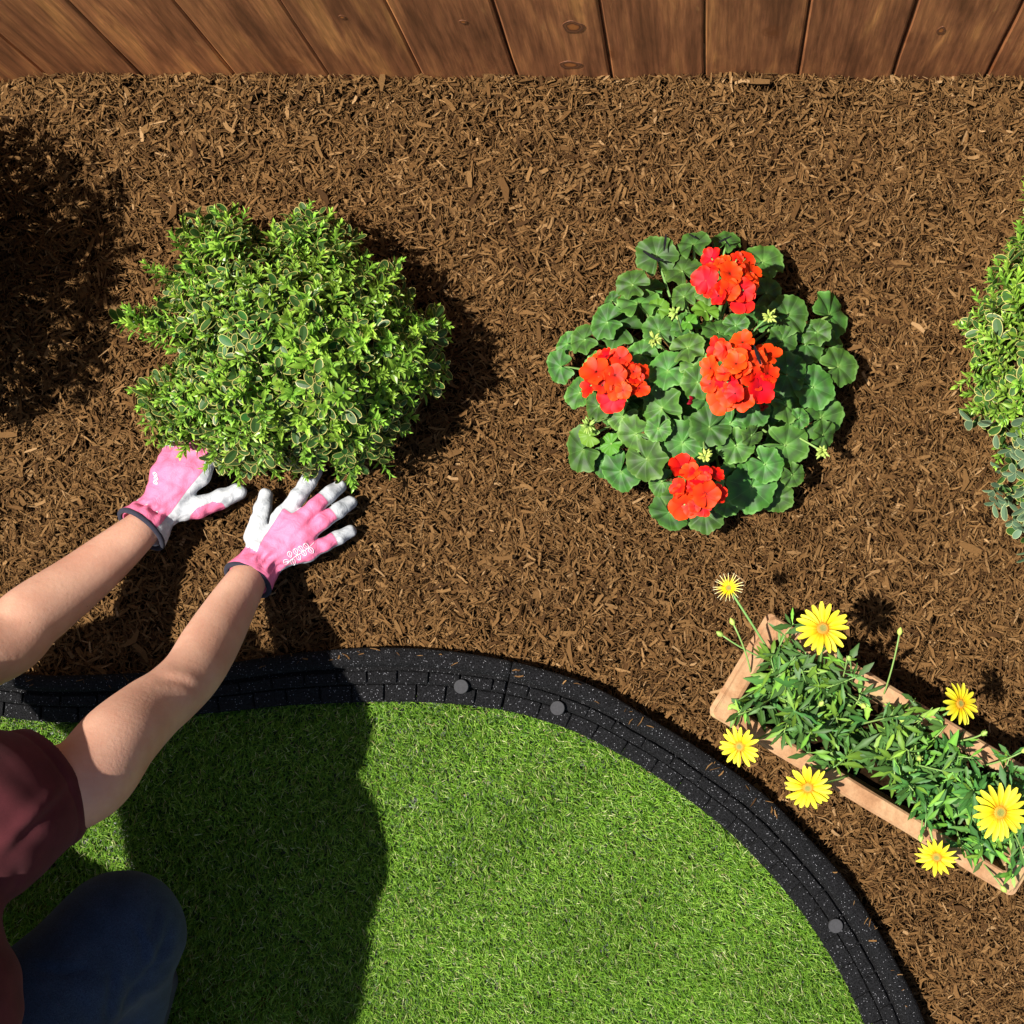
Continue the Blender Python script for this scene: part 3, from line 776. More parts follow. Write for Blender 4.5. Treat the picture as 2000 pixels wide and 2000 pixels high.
def shrub(label, poly, zmax, seed, glauc=None, spacing=23, nleaf=300, zmin=.045, widthpx=210, fill=2600):
    g = random.Random(seed); gn = np.random.default_rng(seed)
    poly = np.array(poly); cpx = poly.mean(0)
    root = thing('box_shrub', label, 'shrub', P(cpx[0] + (NX - cpx[0]) * .05, cpx[1] + (NY - cpx[1]) * .05, 0), 'variegated box shrubs in the mulch')
    rl = root.location
    def height(p):
        d = poly_dist(p[:, 0], p[:, 1], poly); t = np.clip(d / widthpx, 0, 1)
        lump = .5 + .5 * np.sin(p[:, 0] * .043 + 2.2 * np.sin(p[:, 1] * .031 + seed)) * np.cos(p[:, 1] * .05 + p[:, 0] * .012)
        return zmin + (zmax - zmin) * np.sqrt(1 - (1 - t) ** 2) * (.76 + .24 * lump), t, lump
    tips = poisson(poly, spacing, seed, inset=7); tz, tt, tl = height(tips)
    keep = (tl > .16) | (tt < .25)
    if glauc is not None: keep &= (tips[:, 1] < glauc) | (gn.random(len(tips)) < .42); tips, tz, tt = tips[keep], tz[keep], tt[keep]
    def outward(p, t):
        o = Vector((p[0] - cpx[0], -(p[1] - cpx[1]), 0)); o = o.normalized() if o.length > 1 else Vector((1, 0, 0))
        a = math.radians(6 + 76 * (1 - t) ** 1.4)
        return (o * math.sin(a) + Vector((0, 0, 1)) * math.cos(a))
    base = root.location + Vector((0, 0, .0))
    branch_ends = []; spare = []
    for i, p in enumerate(tips):
        d = (outward(p, tt[i]) + Vector((g.gauss(0, .28), g.gauss(0, .28), 0))).normalized()
        pos = P(p[0], p[1], max(.02, tz[i] - .012 + g.uniform(-.012, .012)))
        pos = pos - d * .022
        q = d.to_track_quat('Z', 'Y') @ Quaternion((0, 0, 1), g.uniform(0, 6.28))
        sc = g.uniform(.85, 1.2)
        if i < 300: obj('shoot', SHOOTS[i % 12], root, loc=pos - rl, quat=q, scale=sc)
        else: spare.append((SHOOTS[i % 12], Matrix.LocRotScale(pos - rl, q, Vector((sc, sc, sc)))))
        branch_ends.append((pos, d))
    # whorls of older cream-edged leaves just under the young tips
    spots = poisson(poly, spacing * .98, seed + 5, inset=22); sz, st_, _ = height(spots)
    recs = []
    for i, p in enumerate(spots):
        d = (outward(p, st_[i]) + Vector((g.gauss(0, .3), g.gauss(0, .3), 0))).normalized()
        pos = P(p[0], p[1], max(.018, sz[i] - g.uniform(.020, .044)))
        q0 = d.to_track_quat('Z', 'Y'); r0 = g.uniform(0, 6.28)
        for k in range(g.randint(4, 6)):
            q = q0 @ Quaternion((0, 0, 1), r0 + k * PI / 2 + g.uniform(-.35, .35)) @ Quaternion((0, 1, 0), -g.uniform(-.1, .75))
            lp = pos + d * (.004 * (k // 2)); gk = glauc is not None and p[1] + g.gauss(0, 30) > glauc; recs.append((gk, lp + (d * .016 if gk else d * 0), q, g.uniform(.8, 1.2) * (1.05 if gk else 1)))
    g.shuffle(recs); recs.sort(key=lambda r: -int(r[0]))
    for h, lp, q, sc in recs[:nleaf]:
        obj('leaf', (OLDG if h else OLD)[g.randrange(10)], root, loc=lp - rl, quat=q, scale=sc)
    m = MB(); geo = [oldleaf_geo(.021, .011, .25, .08, .09), oldleaf_geo(.018, .0095, .35, .15, .10), oldleaf_geo(.024, .0125, .15, -.05, .08)]
    def put(lp, q, sc, gk=False):
        Mx = Matrix.LocRotScale(lp - rl, q, Vector((sc, sc, sc)))
        v, F, M = geo[g.randrange(3)]
        b = len(m.v); m.v += [tuple(Mx @ Vector(x)) for x in v]; m.f += [tuple(i + b for i in f) for f in F]; m.m += [t + 3 for t in M] if gk else M; m.c += [(1, 1, 1)] * len(v)
    for h, lp, q, sc in recs[nleaf:]: put(lp, q, sc, h)
    # dense inner leaves
    c = gn.uniform(poly.min(0), poly.max(0), (fill * 3, 2)); c = c[inside(c[:, 0], c[:, 1], poly)]; c = c[poly_dist(c[:, 0], c[:, 1], poly) > 22][:fill]
    cz, ct, _ = height(c)
    for i, p in enumerate(c):
        z = max(.012, cz[i] * g.uniform(.30, .74))
        q = Vector((g.gauss(0, .6), g.gauss(0, .6), 1)).to_track_quat('Z', 'Y') @ Quaternion((0, 0, 1), g.uniform(0, 6.28))
        put(P(p[0], p[1], z), q, g.uniform(.8, 1.15))
    for dm, Mx in spare:
        m.add([Mx @ v.co for v in dm.vertices], [tuple(p_.vertices) for p_ in dm.polygons], 2, [tuple(c_.color[:3]) for c_ in dm.color_attributes['Col'].data])
    fo = obj('foliage', m.mesh('foliage', [M_OLD, M_CREAM, M_SHOOT, M_GLAUC, M_GMARG], smooth=False, col=True), root); fo['kind'] = 'stuff'
    # wood
    m = MB(); m.tube([Vector((0, 0, -.03)), Vector((.004, .003, .03)), Vector((0, 0, .07))], [.012, .010, .007], 8)
    obj('trunk', m.mesh('trunk', [M_BARK]), root)
    step = max(1, len(branch_ends) // 70)
    for pos, d in branch_ends[::step]:
        m = MB(); e = pos - rl; s0 = Vector((e.x * .08, e.y * .08, .04 + .02 * g.random()))
        midp = Vector((e.x * .5, e.y * .5, e.z * .45 + .02))
        m.tube(bez(s0, midp, e, 6), [.0035, .003, .0025, .002, .0015, .001], 5, 0)
        obj('branch', m.mesh('branch', [M_BARK]), root)
    return root

shrub('whole green box shrub with cream-edged leaves between the pink gloves and the fence', BUSH, .28, 21)
def blob(cx, cy, rx, ry, seed, n=44):
    g = random.Random(seed); out = []
    for k in range(n):
        a = 2 * PI * k / n; r = 1 + .10 * math.sin(3 * a + seed) + .07 * math.sin(7 * a + 2 * seed) + g.uniform(-.07, .07)
        out.append((cx + rx * r * math.cos(a), cy + ry * r * math.sin(a)))
    return out
# shrub cut by the right-hand picture edge
RB = [(2010, 330), (1995, 375), (2005, 420), (1985, 440), (1960, 470), (1955, 490), (1930, 520), (1918, 545), (1900, 575), (1905, 600), (1870, 615), (1866, 640), (1885, 665), (1893, 700), (1880, 745), (1895, 775), (1880, 800), (1890, 828), (1925, 850), (1940, 880), (1920, 930), (1925, 950), (1935, 985), (1965, 1000), (1970, 1050), (1990, 1080), (2005, 1110), (2080, 1150), (2200, 1160), (2330, 1110), (2420, 1010), (2480, 880), (2500, 740), (2480, 560), (2400, 430), (2280, 350), (2150, 310)]
shrub('box shrub with pale green sprays behind the planter, beside the red geranium', RB, .27, 33, glauc=830, nleaf=300, fill=1500)
LBX = blob(-245, 490, 215, 330, 4)
shrub('box shrub at the dark shaded end of the bed, its leaf tips overhanging mulch', LBX, .40, 44, spacing=34, nleaf=80, fill=1500, zmin=.06)

# ================================================================== GERANIUM
def ger_leaf(seed, young=False):
    g = random.Random(seed); nr, ns = 8, 126
    V = []; rad = []; vein = []
    lob = 7; ph = g.uniform(0, 6.28); tiltw = g.uniform(.05, .11)
    for i in range(nr + 1):
        f = i / nr
        for k in range(ns):
            th = 2 * PI * k / ns - PI          # sinus at +-pi
            a = th
            edge = 1 + .060 * math.cos(lob * a) + .055 * abs(math.cos(10.5 * a + ph)) + .03 * math.sin(2 * a + ph)
            sinus = 1 - .80 * math.exp(-((abs(a) - PI) / .20) ** 2)
            r = f * edge * (sinus if f > 0 else 1)
            vn = .5 + .5 * math.cos(lob * a)
            z = .16 * f ** 2 - .14 * f ** 4 + tiltw * f ** 2 * math.cos(lob * a + PI) * .9 + .085 * f * f * math.sin(3 * a + ph) + .03 * f ** 3 * math.cos(10.5 * a + ph) - .08 * math.exp(-(f / .2) ** 2)
            z -= .035 * f * vn ** 6
            x = math.cos(a) * r; y = math.sin(a) * r
            V.append((x, y, z)); rad.append(f); vein.append(vn ** 8 if f > .06 else 1)
    F = []
    for i in range(nr):
        for k in range(ns):
            k2 = (k + 1) % ns
            F.append((i * ns + k, (i + 1) * ns + k, (i + 1) * ns + k2, i * ns + k2))
    return mesh('leaf', V, F, mats=[M_GERY if young else M_GER], attrs={'rad': rad, 'vein': vein})
GLEAF = [ger_leaf(i) for i in range(8)]; GYOUNG = [ger_leaf(50 + i, True) for i in range(2)]
G0, GF = (1050, 430), 2.972
gz = lambda x, y: (G0[0] + x / GF, G0[1] + y / GF)
LEAVES = [(690, 205, 115), (905, 140, 100), (1095, 125, 85), (1310, 240, 118), (840, 290, 112), (550, 370, 95), (585, 480, 122), (850, 440, 82), (430, 465, 52), (400, 590, 100), (470, 620, 128), (170, 715, 68), (270, 690, 92), (130, 850, 92), (1455, 550, 118), (1700, 550, 130), (1560, 720, 112), (1710, 740, 97), (1750, 850, 112), (600, 780, 92), (755, 870, 112), (705, 640, 98), (870, 740, 98), (1050, 650, 100), (1150, 610, 74), (910, 840, 84), (240, 1000, 92), (350, 1080, 86), (490, 1140, 92), (720, 1090, 128), (930, 940, 95), (1000, 1200, 118), (1120, 1175, 86), (260, 1330, 126), (480, 1460, 112), (630, 1390, 124), (840, 1290, 126), (1150, 1310, 102), (1245, 1250, 64), (1350, 1110, 74), (1450, 900, 122), (1440, 1070, 104), (1520, 1150, 58), (1650, 1150, 132), (1440, 1310, 132), (1320, 1420, 104), (1240, 1550, 142), (1390, 1610, 92), (1100, 1640, 82), (760, 1700, 112), (970, 1700, 112), (720, 1520, 84), (380, 1410, 84), (570, 1240, 104), (1600, 970, 124), (1620, 650, 84), (1280, 570, 84), (1660, 1250, 84), (1150, 1440, 84), (1480, 1480, 74), (680, 970, 92), (1080, 1060, 84), (860, 620, 84), (700, 1210, 74), (1040, 800, 110), (1250, 1100, 100), (900, 1450, 90), (350, 860, 95), (450, 1000, 90), (1150, 330, 110), (1000, 400, 90), (1330, 420, 90), (980, 1550, 100), (820, 1600, 90), (1420, 700, 90), (1560, 1080, 90)]
YOUNG = [(700, 515, 62), (975, 525, 76), (425, 1300, 62), (300, 1250, 62), (880, 590, 52)]
gc = (1365, 745)
ger = thing('geranium', 'red flowering geranium with round scalloped green leaves in the mulch', 'flowering plant', P(gc[0], gc[1], 0))
gl = ger.location
def ger_height(px, py): 
    d = math.hypot(px - gc[0], py - gc[1]) / 300
    return max(.035, .155 - .105 * d ** 1.6)
def place_ger(x, y, r, meshes, g, dz=0.0):
    px, py = gz(x, y); z = ger_height(px, py) + g.uniform(-.018, .018) + dz
    z = max(.022, z)
    rr = r / GF * S * (1 - z / H) * 1.02
    o = Vector((px - gc[0], -(py - gc[1]), 0)); dist = o.length; o = o.normalized() if dist > 1 else Vector((1, 0, 0))
    tl = math.radians(8 + 20 * min(1, dist / 280)) + g.uniform(-.15, .2)
    nrm = (Vector((0, 0, 1)) * math.cos(tl) + o * math.sin(tl) + Vector((g.gauss(0, .2), g.gauss(0, .2), 0))).normalized()
    # sinus points back to the middle of the plant (with scatter): leaf +X outward
    base = nrm.to_track_quat('Z', 'Y')
    xv = base @ Vector((1, 0, 0)); yv = base @ Vector((0, 1, 0))
    ang = math.atan2(o.dot(yv), o.dot(xv)) + g.gauss(0, .7)
    q = base @ Quaternion((0, 0, 1), ang)
    pos = P(px, py, z)
    obj('leaf', meshes[g.randrange(len(meshes))], ger, loc=pos - gl, quat=q, scale=rr)
    m = MB(); e = pos - gl - nrm * rr * .03
    s = Vector((e.x * .15, e.y * .15, .01)); m.tube(bez(s, Vector((e.x * .6, e.y * .6, e.z * .4)), e, 6), [.003, .0027, .0024, .0022, .002, .0018], 5)
    obj('petiole', m.mesh('petiole', [M_PETIOLE]), ger)
g = random.Random(5)
for x, y, r in LEAVES: place_ger(x, y, r, GLEAF, g)
for x, y, r in YOUNG: place_ger(x, y, r, GYOUNG, g, .012)
for k in range(26):       # lower storey seen through the gaps
    a = g.uniform(0, 6.28); d = math.sqrt(g.random()) * 600
    place_ger(930 + math.cos(a) * d * 1.1, 930 + math.sin(a) * d, g.uniform(80, 110), GLEAF, g, -.055)

def floret_mesh(seed):
    g = random.Random(seed); V = []; F = []; rad = []
    for p in range(5):
        a0 = 2 * PI * p / 5 + g.uniform(-.12, .12); b = len(V)
        up = g.uniform(.05, .42); wdt = g.uniform(.46, .58); L = g.uniform(.9, 1.08); wv = g.uniform(-.1, .1); ph = g.uniform(0, 6)
        n, k = 6, 5
        for i in range(n):
            f = i / (n - 1)
            w = wdt * math.sin(PI * min(1, .08 + .62 * f)) * (1 if f < .99 else .62)
            for j in range(k):
                s = j / (k - 1) * 2 - 1
                r = .06 + L * f - .07 * s * s * f
                y = s * w
                z = up * f ** 1.3 - .10 * f ** 3 + .10 * s * s * f + .09 * math.sin(ph + 4 * s) * f + wv * s * f + p * .004
                V.append((r * math.cos(a0) - y * math.sin(a0), r * math.sin(a0) + y * math.cos(a0), z)); rad.append(f)
        for i in range(n - 1):
            for j in range(k - 1):
                q = b + i * k + j; F.append((q, q + k, q + k + 1, q + 1))
    return mesh('floret', V, F, mats=[M_RED], attrs={'rad': rad})
FLOR = [floret_mesh(i) for i in range(7)]
HEADS = [
    ((1100, 360), .215, [(975, 350, 98), (1115, 310, 90), (1180, 455, 100), (1240, 300, 80), (1010, 220, 74), (1205, 225, 66), (1050, 440, 66), (1080, 235, 50), (1110, 400, 74), (1235, 370, 64)]),
    ((1170, 890), .245, [(1160, 840, 106), (1050, 750, 86), (1190, 710, 86), (1330, 780, 92), (1005, 860, 84), (1290, 975, 104), (1075, 1035, 104), (1190, 1040, 86), (1100, 940, 84), (1335, 890, 76), (1240, 900, 74), (1000, 950, 64)]),
    ((440, 930), .20, [(340, 880, 100), (435, 1035, 100), (480, 800, 74), (305, 960, 78), (540, 890, 84), (590, 975, 66), (600, 880, 60), (400, 790, 60), (520, 960, 72), (350, 810, 60), (450, 900, 76)]),
    ((920, 1550), .20, [(840, 1435, 94), (975, 1590, 98), (850, 1655, 100), (935, 1490, 76), (1050, 1590, 64), (820, 1555, 68), (1035, 1480, 58), (910, 1560, 74), (960, 1670, 60)]),
]
g = random.Random(8)
for (hx, hy), hz, fl in HEADS:
    fl = [(x, y, r * .86) for x, y, r in fl]
    for x, y, r in fl[:9]: fl.append((hx + (x - hx) * .72 + g.uniform(-38, 38), hy + (y - hy) * .72 + g.uniform(-38, 38), r * g.uniform(.7, .85)))
    px, py = gz(hx, hy); hp = P(px, py, hz - .035)
    hd = obj('flower_head', None, ger, loc=hp - gl) if False else None
    m = MB(); m.tube(bez(Vector((hp.x * .0, 0, .02)) + Vector(((hp - gl).x * .2, (hp - gl).y * .2, 0)), Vector(((hp - gl).x * .75, (hp - gl).y * .75, .1)), hp - gl, 7), [.004, .0038, .0035, .0033, .003, .003, .0028], 6)
    for (x, y, r) in fl:
        fx, fy = gz(x, y)
        d = math.hypot(x - hx, y - hy) / 200
        fp = P(fx, fy, hz - .030 * d ** 2)
        m.tube(bez(hp - gl, (hp + fp) / 2 - gl + Vector((0, 0, .006)), fp - gl - Vector((0, 0, .002)), 4), .0012, 4)
    stalk = obj('flower_stalk', m.mesh('flower_stalk', [M_PETIOLE]), ger)
    for (x, y, r) in fl:
        fx, fy = gz(x, y); d = math.hypot(x - hx, y - hy) / 200
        z = hz - .030 * d ** 2 + g.uniform(-.009, .007)
        rr = r / GF * S * (1 - z / H) * 1.02
        o = Vector((x - hx, -(y - hy), 0)); o = o.normalized() if o.length > 5 else Vector((1, 0, 0))
        tl = .65 * min(1, d) + g.uniform(-.15, .25)
        nrm = (Vector((0, 0, 1)) * math.cos(tl) + o * math.sin(tl) + Vector((g.gauss(0, .22), g.gauss(0, .22), 0))).normalized()
        q = nrm.to_track_quat('Z', 'Y') @ Quaternion((0, 0, 1), g.uniform(0, 6.28))
        obj('floret', FLOR[g.randrange(7)], stalk, loc=P(fx, fy, z) - gl, quat=q, scale=rr)

def bud_geo(m, L, W, q, p, mi=0):
    v = []; f = []; n = 6
    prof = [(0, .2), (.25, .85), (.55, 1), (.85, .5), (1, .05)]
    for t, w in prof:
        for k in range(n):
            a = 2 * PI * k / n; v.append(p + q @ Vector((math.cos(a) * w * W / 2, math.sin(a) * w * W / 2, t * L)))
    for i in range(len(prof) - 1):
        for k in range(n): f.append((i * n + k, i * n + (k + 1) % n, (i + 1) * n + (k + 1) % n, (i + 1) * n + k))
    m.add(v, f, mi)
for (x, y) in [(800, 535), (1345, 560), (675, 690), (295, 1195), (970, 1370), (1655, 1345)]:
    px, py = gz(x, y); z = min(.21, ger_height(px, py) + .045); p = P(px, py, z) - gl
    m = MB()
    o = Vector((p.x, p.y, 0)).normalized()
    m.tube(bez(Vector((p.x * .55, p.y * .55, .04)), Vector((p.x * .8, p.y * .8, z * .95)), p, 6), .0016, 5)
    st = obj('bud_stalk', m.mesh('bud_stalk', [M_PETIOLE]), ger)
    m = MB()
    for k in range(17):
        d = Vector((g.gauss(0, .7), g.gauss(0, .7), g.uniform(.1, 1))).normalized(); q = d.to_track_quat('Z', 'Y')
        bud_geo(m, g.uniform(.008, .013), .0042, q, p + d * .002)
    obj('bud_cluster', m.mesh('bud_cluster', [M_BUD]), st)
for (x, y) in [(905, 1050), (1310, 1090)]:
    px, py = gz(x, y); z = ger_height(px, py) + .02; m = MB()
    for k in range(3): bud_geo(m, .011, .006, Vector((g.gauss(0, .5), g.gauss(0, .5), .6)).to_track_quat('Z', 'Y'), P(px, py, z) - gl + Vector((g.gauss(0, .002), g.gauss(0, .002), 0)))
    obj('red_bud', m.mesh('red_bud', [M_RED]), ger)

# charcoal chips fallen on the geranium leaves
M_CHAR = simple('charred chip', (.008, .0075, .009, 1), .9, .1, 400, .4, .5, 600, .001)
g = random.Random(31)
for (x, y, L, a, kind) in [(740, 130, 95, 1.45, 'upright thin black bark chip standing apart from the crossed chips on one large geranium leaf'), (660, 210, 110, -.6, 'longest black bark chip, slanting across the large geranium leaf with three chips'),
    (700, 225, 60, -.2, 'short black bark chip crossing the longest slanting chip on the large geranium leaf'), (905, 95, 60, -.5, 'single short black bark chip on its own geranium leaf'),
    (1090, 110, 75, .4, 'black bark chip on a small geranium leaf, the longer of two crossed there'), (1100, 130, 60, -.9, 'black bark chip on a small geranium leaf, the shorter of two crossed there'), (1275, 780, 110, -1.25, 'black bark chip lying across the roundest red geranium flower head')]:
    px, py = gz(x, y); z = ger_height(px, py) + (.03 if 'flower' not in kind else .115); L2 = L / GF * S / 2; w = L2 * .17
    v = []
    for i, f in enumerate((-1, -.1, 1)):
        ww = w * (1 if i == 1 else g.uniform(.3, .7))
        for dx, dz in ((-1, .3), (1, .5), (.2, -1)): v.append((L2 * f, dx * ww, dz * w * .6 + g.uniform(-.0003, .0003)))
    o = obj('charred_bark_chip', mesh('charred_bark_chip', v, chip_faces(1), mats=[M_CHAR], smooth=False), loc=P(px, py, z))
    o.rotation_euler = (g.uniform(-.2, .2), g.uniform(-.2, .2), a)
    lab = kind
    tag(o, lab, 'bark chip', 'black chips on the geranium')

# ================================================================== PLANTER AND DAISIES
pc = P((PA[0] + PC[0]) / 2, (PA[1] + PC[1]) / 2, RIMZ); pc.z = 0
planter = thing('planter_box', 'long rectangular terracotta planter box holding yellow daisies', 'planter', pc)
W4 = [P(x, y, RIMZ) for x, y in (PA, PB, PC, PD)]
ctr = sum(W4, Vector()) / 4
ex = (W4[2] - W4[1]).normalized(); ey = (W4[0] - W4[1]).normalized()
ey = (ey - ex * ey.dot(ex)).normalized()
LX = (W4[2] - W4[1]).length / 2; LY = (W4[0] - W4[1]).length / 2
def rrect(hx, hy, r, z, n=5, jit=0.0):
    out = []
    for sx, sy, a0 in ((1, 1, 0), (-1, 1, PI / 2), (-1, -1, PI), (1, -1, 1.5 * PI)):
        for k in range(n):
            a = a0 + PI / 2 * k / (n - 1)
            x = sx * (hx - r) + r * math.cos(a); y = sy * (hy - r) + r * math.sin(a)
            out.append((x, y, z))
    # extra points on the long sides for slight unevenness
    return out
def ring_loft(name, rings, parent, mat, jit=.0006, sub=6):
    V = []; F = []
    dense = []
    for rg in rings:
        d = []
        for i in range(len(rg)):
            a = Vector(rg[i]); b = Vector(rg[(i + 1) % len(rg)])
            ns = max(1, int((b - a).length / .03))
            for k in range(ns): d.append(a.lerp(b, k / ns))
        dense.append(d)
    n = min(len(d) for d in dense)
    nm = len(dense[0])
    dense2 = []
    for rg in rings:       # same subdivision count on every ring
        d = []
        for i in range(len(rg)):
            a0, b0 = Vector(rings[0][i]), Vector(rings[0][(i + 1) % len(rg)])
            ns = max(1, int((b0 - a0).length / .03)); a = Vector(rg[i]); b = Vector(rg[(i + 1) % len(rg)])
            for k in range(ns): d.append(a.lerp(b, k / ns))
        dense2.append(d)
    n = len(dense2[0]); gg = random.Random(3)
    for d in dense2:
        for p in d:
            w = ctr + ex * (p.x + gg.uniform(-jit, jit)) + ey * (p.y + gg.uniform(-jit, jit)); V.append(Vector((w.x, w.y, p.z + gg.uniform(-jit, jit))) - pc)
    for i in range(len(dense2) - 1):
        for k in range(n):
            k2 = (k + 1) % n; F.append((i * n + k, i * n + k2, (i + 1) * n + k2, (i + 1) * n + k))
    return obj(name, mesh(name, V, F, mats=[mat], smooth=False), parent), V, n
TH = .0235
ring_loft('wall', [rrect(LX - .050, LY - .036, .006, -.01), rrect(LX - .014, LY - .009, .006, RIMZ - .022), rrect(LX - .034, LY - .026, .006, RIMZ - .022), rrect(LX - .055, LY - .045, .006, .02)], planter, M_TERRA)
ring_loft('rim', [rrect(LX - .012, LY - .010, .006, RIMZ - .034), rrect(LX - .001, LY - .001, .010, RIMZ - .032), rrect(LX + .0005, LY + .0005, .010, RIMZ - .014), rrect(LX - .006, LY - .003, .009, RIMZ - .011), rrect(LX - .006, LY - .0005, .010, RIMZ - .004), rrect(LX - .009, LY - .004, .009, RIMZ), rrect(LX - TH - .002, LY - TH, .006, RIMZ), rrect(LX - TH - .006, LY - TH - .003, .006, RIMZ - .003), rrect(LX - TH - .008, LY - TH - .004, .006, RIMZ - .03)], planter, M_TERRA)
sv = [ctr + ex * a * (LX - .034) + ey * b * (LY - .026) for a, b in ((-1, -1), (1, -1), (1, 1), (-1, 1))]
SOILZ = RIMZ - .045
nx_, ny_ = 26, 10; V = []; F = []
for j in range(ny_ + 1):
    for i in range(nx_ + 1):
        w = ctr + ex * (LX - .032) * (2 * i / nx_ - 1) + ey * (LY - .024) * (2 * j / ny_ - 1); V.append(Vector((w.x, w.y, SOILZ + R.uniform(-.003, .003))) - pc)
for j in range(ny_):
    for i in range(nx_):
        a = j * (nx_ + 1) + i; F.append((a, a + 1, a + nx_ + 2, a + nx_ + 1))
obj('soil', mesh('soil', V, F, mats=[M_DIRT], smooth=False), planter)

D0, DF = (1360, 1090), 2.8
dz_ = lambda x, y: (D0[0] + x / DF, D0[1] + y / DF)

def daisy_leaf(seed):
    g = random.Random(seed); m = MB()
    L = 1.0; W = g.uniform(.15, .27); curl = g.uniform(-.05, .35); fold = g.uniform(.1, .5)
    xs = [0, .12, .25, .38, .5, .62, .75, .88, 1.0]; ws = [.12, .22, .45, .72, .95, 1.0, .85, .5, .02]
    teeth = [0, 0, .0, .22, -.08, .25, -.06, 0, 0]
    V = []; F = []; C = []
    tone = g.uniform(.7, 1.2); light = g.random() < .42
    cb = (.062, .155, .030) if not light else (.15, .30, .035)
    for x, w, t in zip(xs, ws, teeth):
        hw = W / 2 * (w + t * g.uniform(.3, 1.4)); z = -curl * x * x + .06 * math.sin(3 * x + seed)
        V += [(x, hw, z + fold * hw), (x, 0, z), (x, -hw, z + fold * hw)]
        C += [tuple(c * tone for c in cb), tuple(c * tone * 1.5 for c in cb), tuple(c * tone for c in cb)]
    for i in range(len(xs) - 1):
        a = i * 3; F += [(a, a + 1, a + 4, a + 3), (a + 1, a + 2, a + 5, a + 4)]
    m.add(V, F, 0, C)
    return m.mesh('leaf', [M_DLEAF], smooth=True, col=True)
DLEAF = [daisy_leaf(i) for i in range(12)]

def petal_mesh(seed, pointed=False, quill=False):
    g = random.Random(seed); V = []; F = []; rad = []
    n = 7; W = .225 if not quill else .11
    for i in range(n):
        f = i / (n - 1)
        w = W * (math.sin(PI * (.12 + .70 * f)) if not pointed else math.sin(PI * (.15 + .80 * f)))
        if f > .99: w = W * (.35 if not pointed else .04)
        if quill: w = W * (1.25 - f) * (1 if f < .5 else .75)
        z = .06 * f - .10 * f * f + g.uniform(-.008, .008)
        for s in (-1, -.33, .33, 1):
            V.append((.20 + .80 * f, s * w / 2, z + .03 * abs(s) * math.sin(PI * f) - (0.02 if abs(s) < .5 else 0))); rad.append(f)
    for i in range(n - 1):
        for j in range(3):
            q = i * 4 + j; F.append((q, q + 4, q + 5, q + 1))
    return mesh('petal', V, F, mats=[M_QUILL if quill else M_YELLOW], attrs={'rad': rad})
PET = [petal_mesh(i) for i in range(5)]; PETP = [petal_mesh(i, True) for i in range(3)]; PETQ = [petal_mesh(i, False, True) for i in range(3)]
def disc_mesh(seed):
    g = random.Random(seed); m = MB()
    V = []; F = []; C = []; n = 16
    for i, (r, z) in enumerate([(.235, -.03), (.23, .04), (.18, .075), (.10, .075), (.0, .065)]):
        for k in range(n): V.append((r * math.cos(2 * PI * k / n), r * math.sin(2 * PI * k / n), z)); C.append([(.50, .20, .008), (.52, .22, .008), (.42, .22, .015), (.22, .21, .04), (.20, .20, .04)][i])
    for i in range(4):
        for k in range(n): F.append((i * n + k, i * n + (k + 1) % n, (i + 1) * n + (k + 1) % n, (i + 1) * n + k))
    m.add(V, F, 0, C)
    for k in range(70):       # florets
        r = .225 * math.sqrt((k + .5) / 70); a = k * 2.39996; p = Vector((r * math.cos(a), r * math.sin(a), .07 - .5 * max(0, r - .16)))
        c = (.60, .27, .01) if r > .13 else (.26, .25, .045); s = .016; h = .035
        v = [p + Vector((s, 0, 0)), p + Vector((-s * .5, s * .87, 0)), p + Vector((-s * .5, -s * .87, 0)), p + Vector((0, 0, h))]
        m.add(v, [(0, 1, 3), (1, 2, 3), (2, 0, 3)], 0, tuple(x * g.uniform(.7, 1.2) for x in c))
    return m.mesh('disc', [M_DISC], smooth=False, col=True)
DISC = disc_mesh(1)

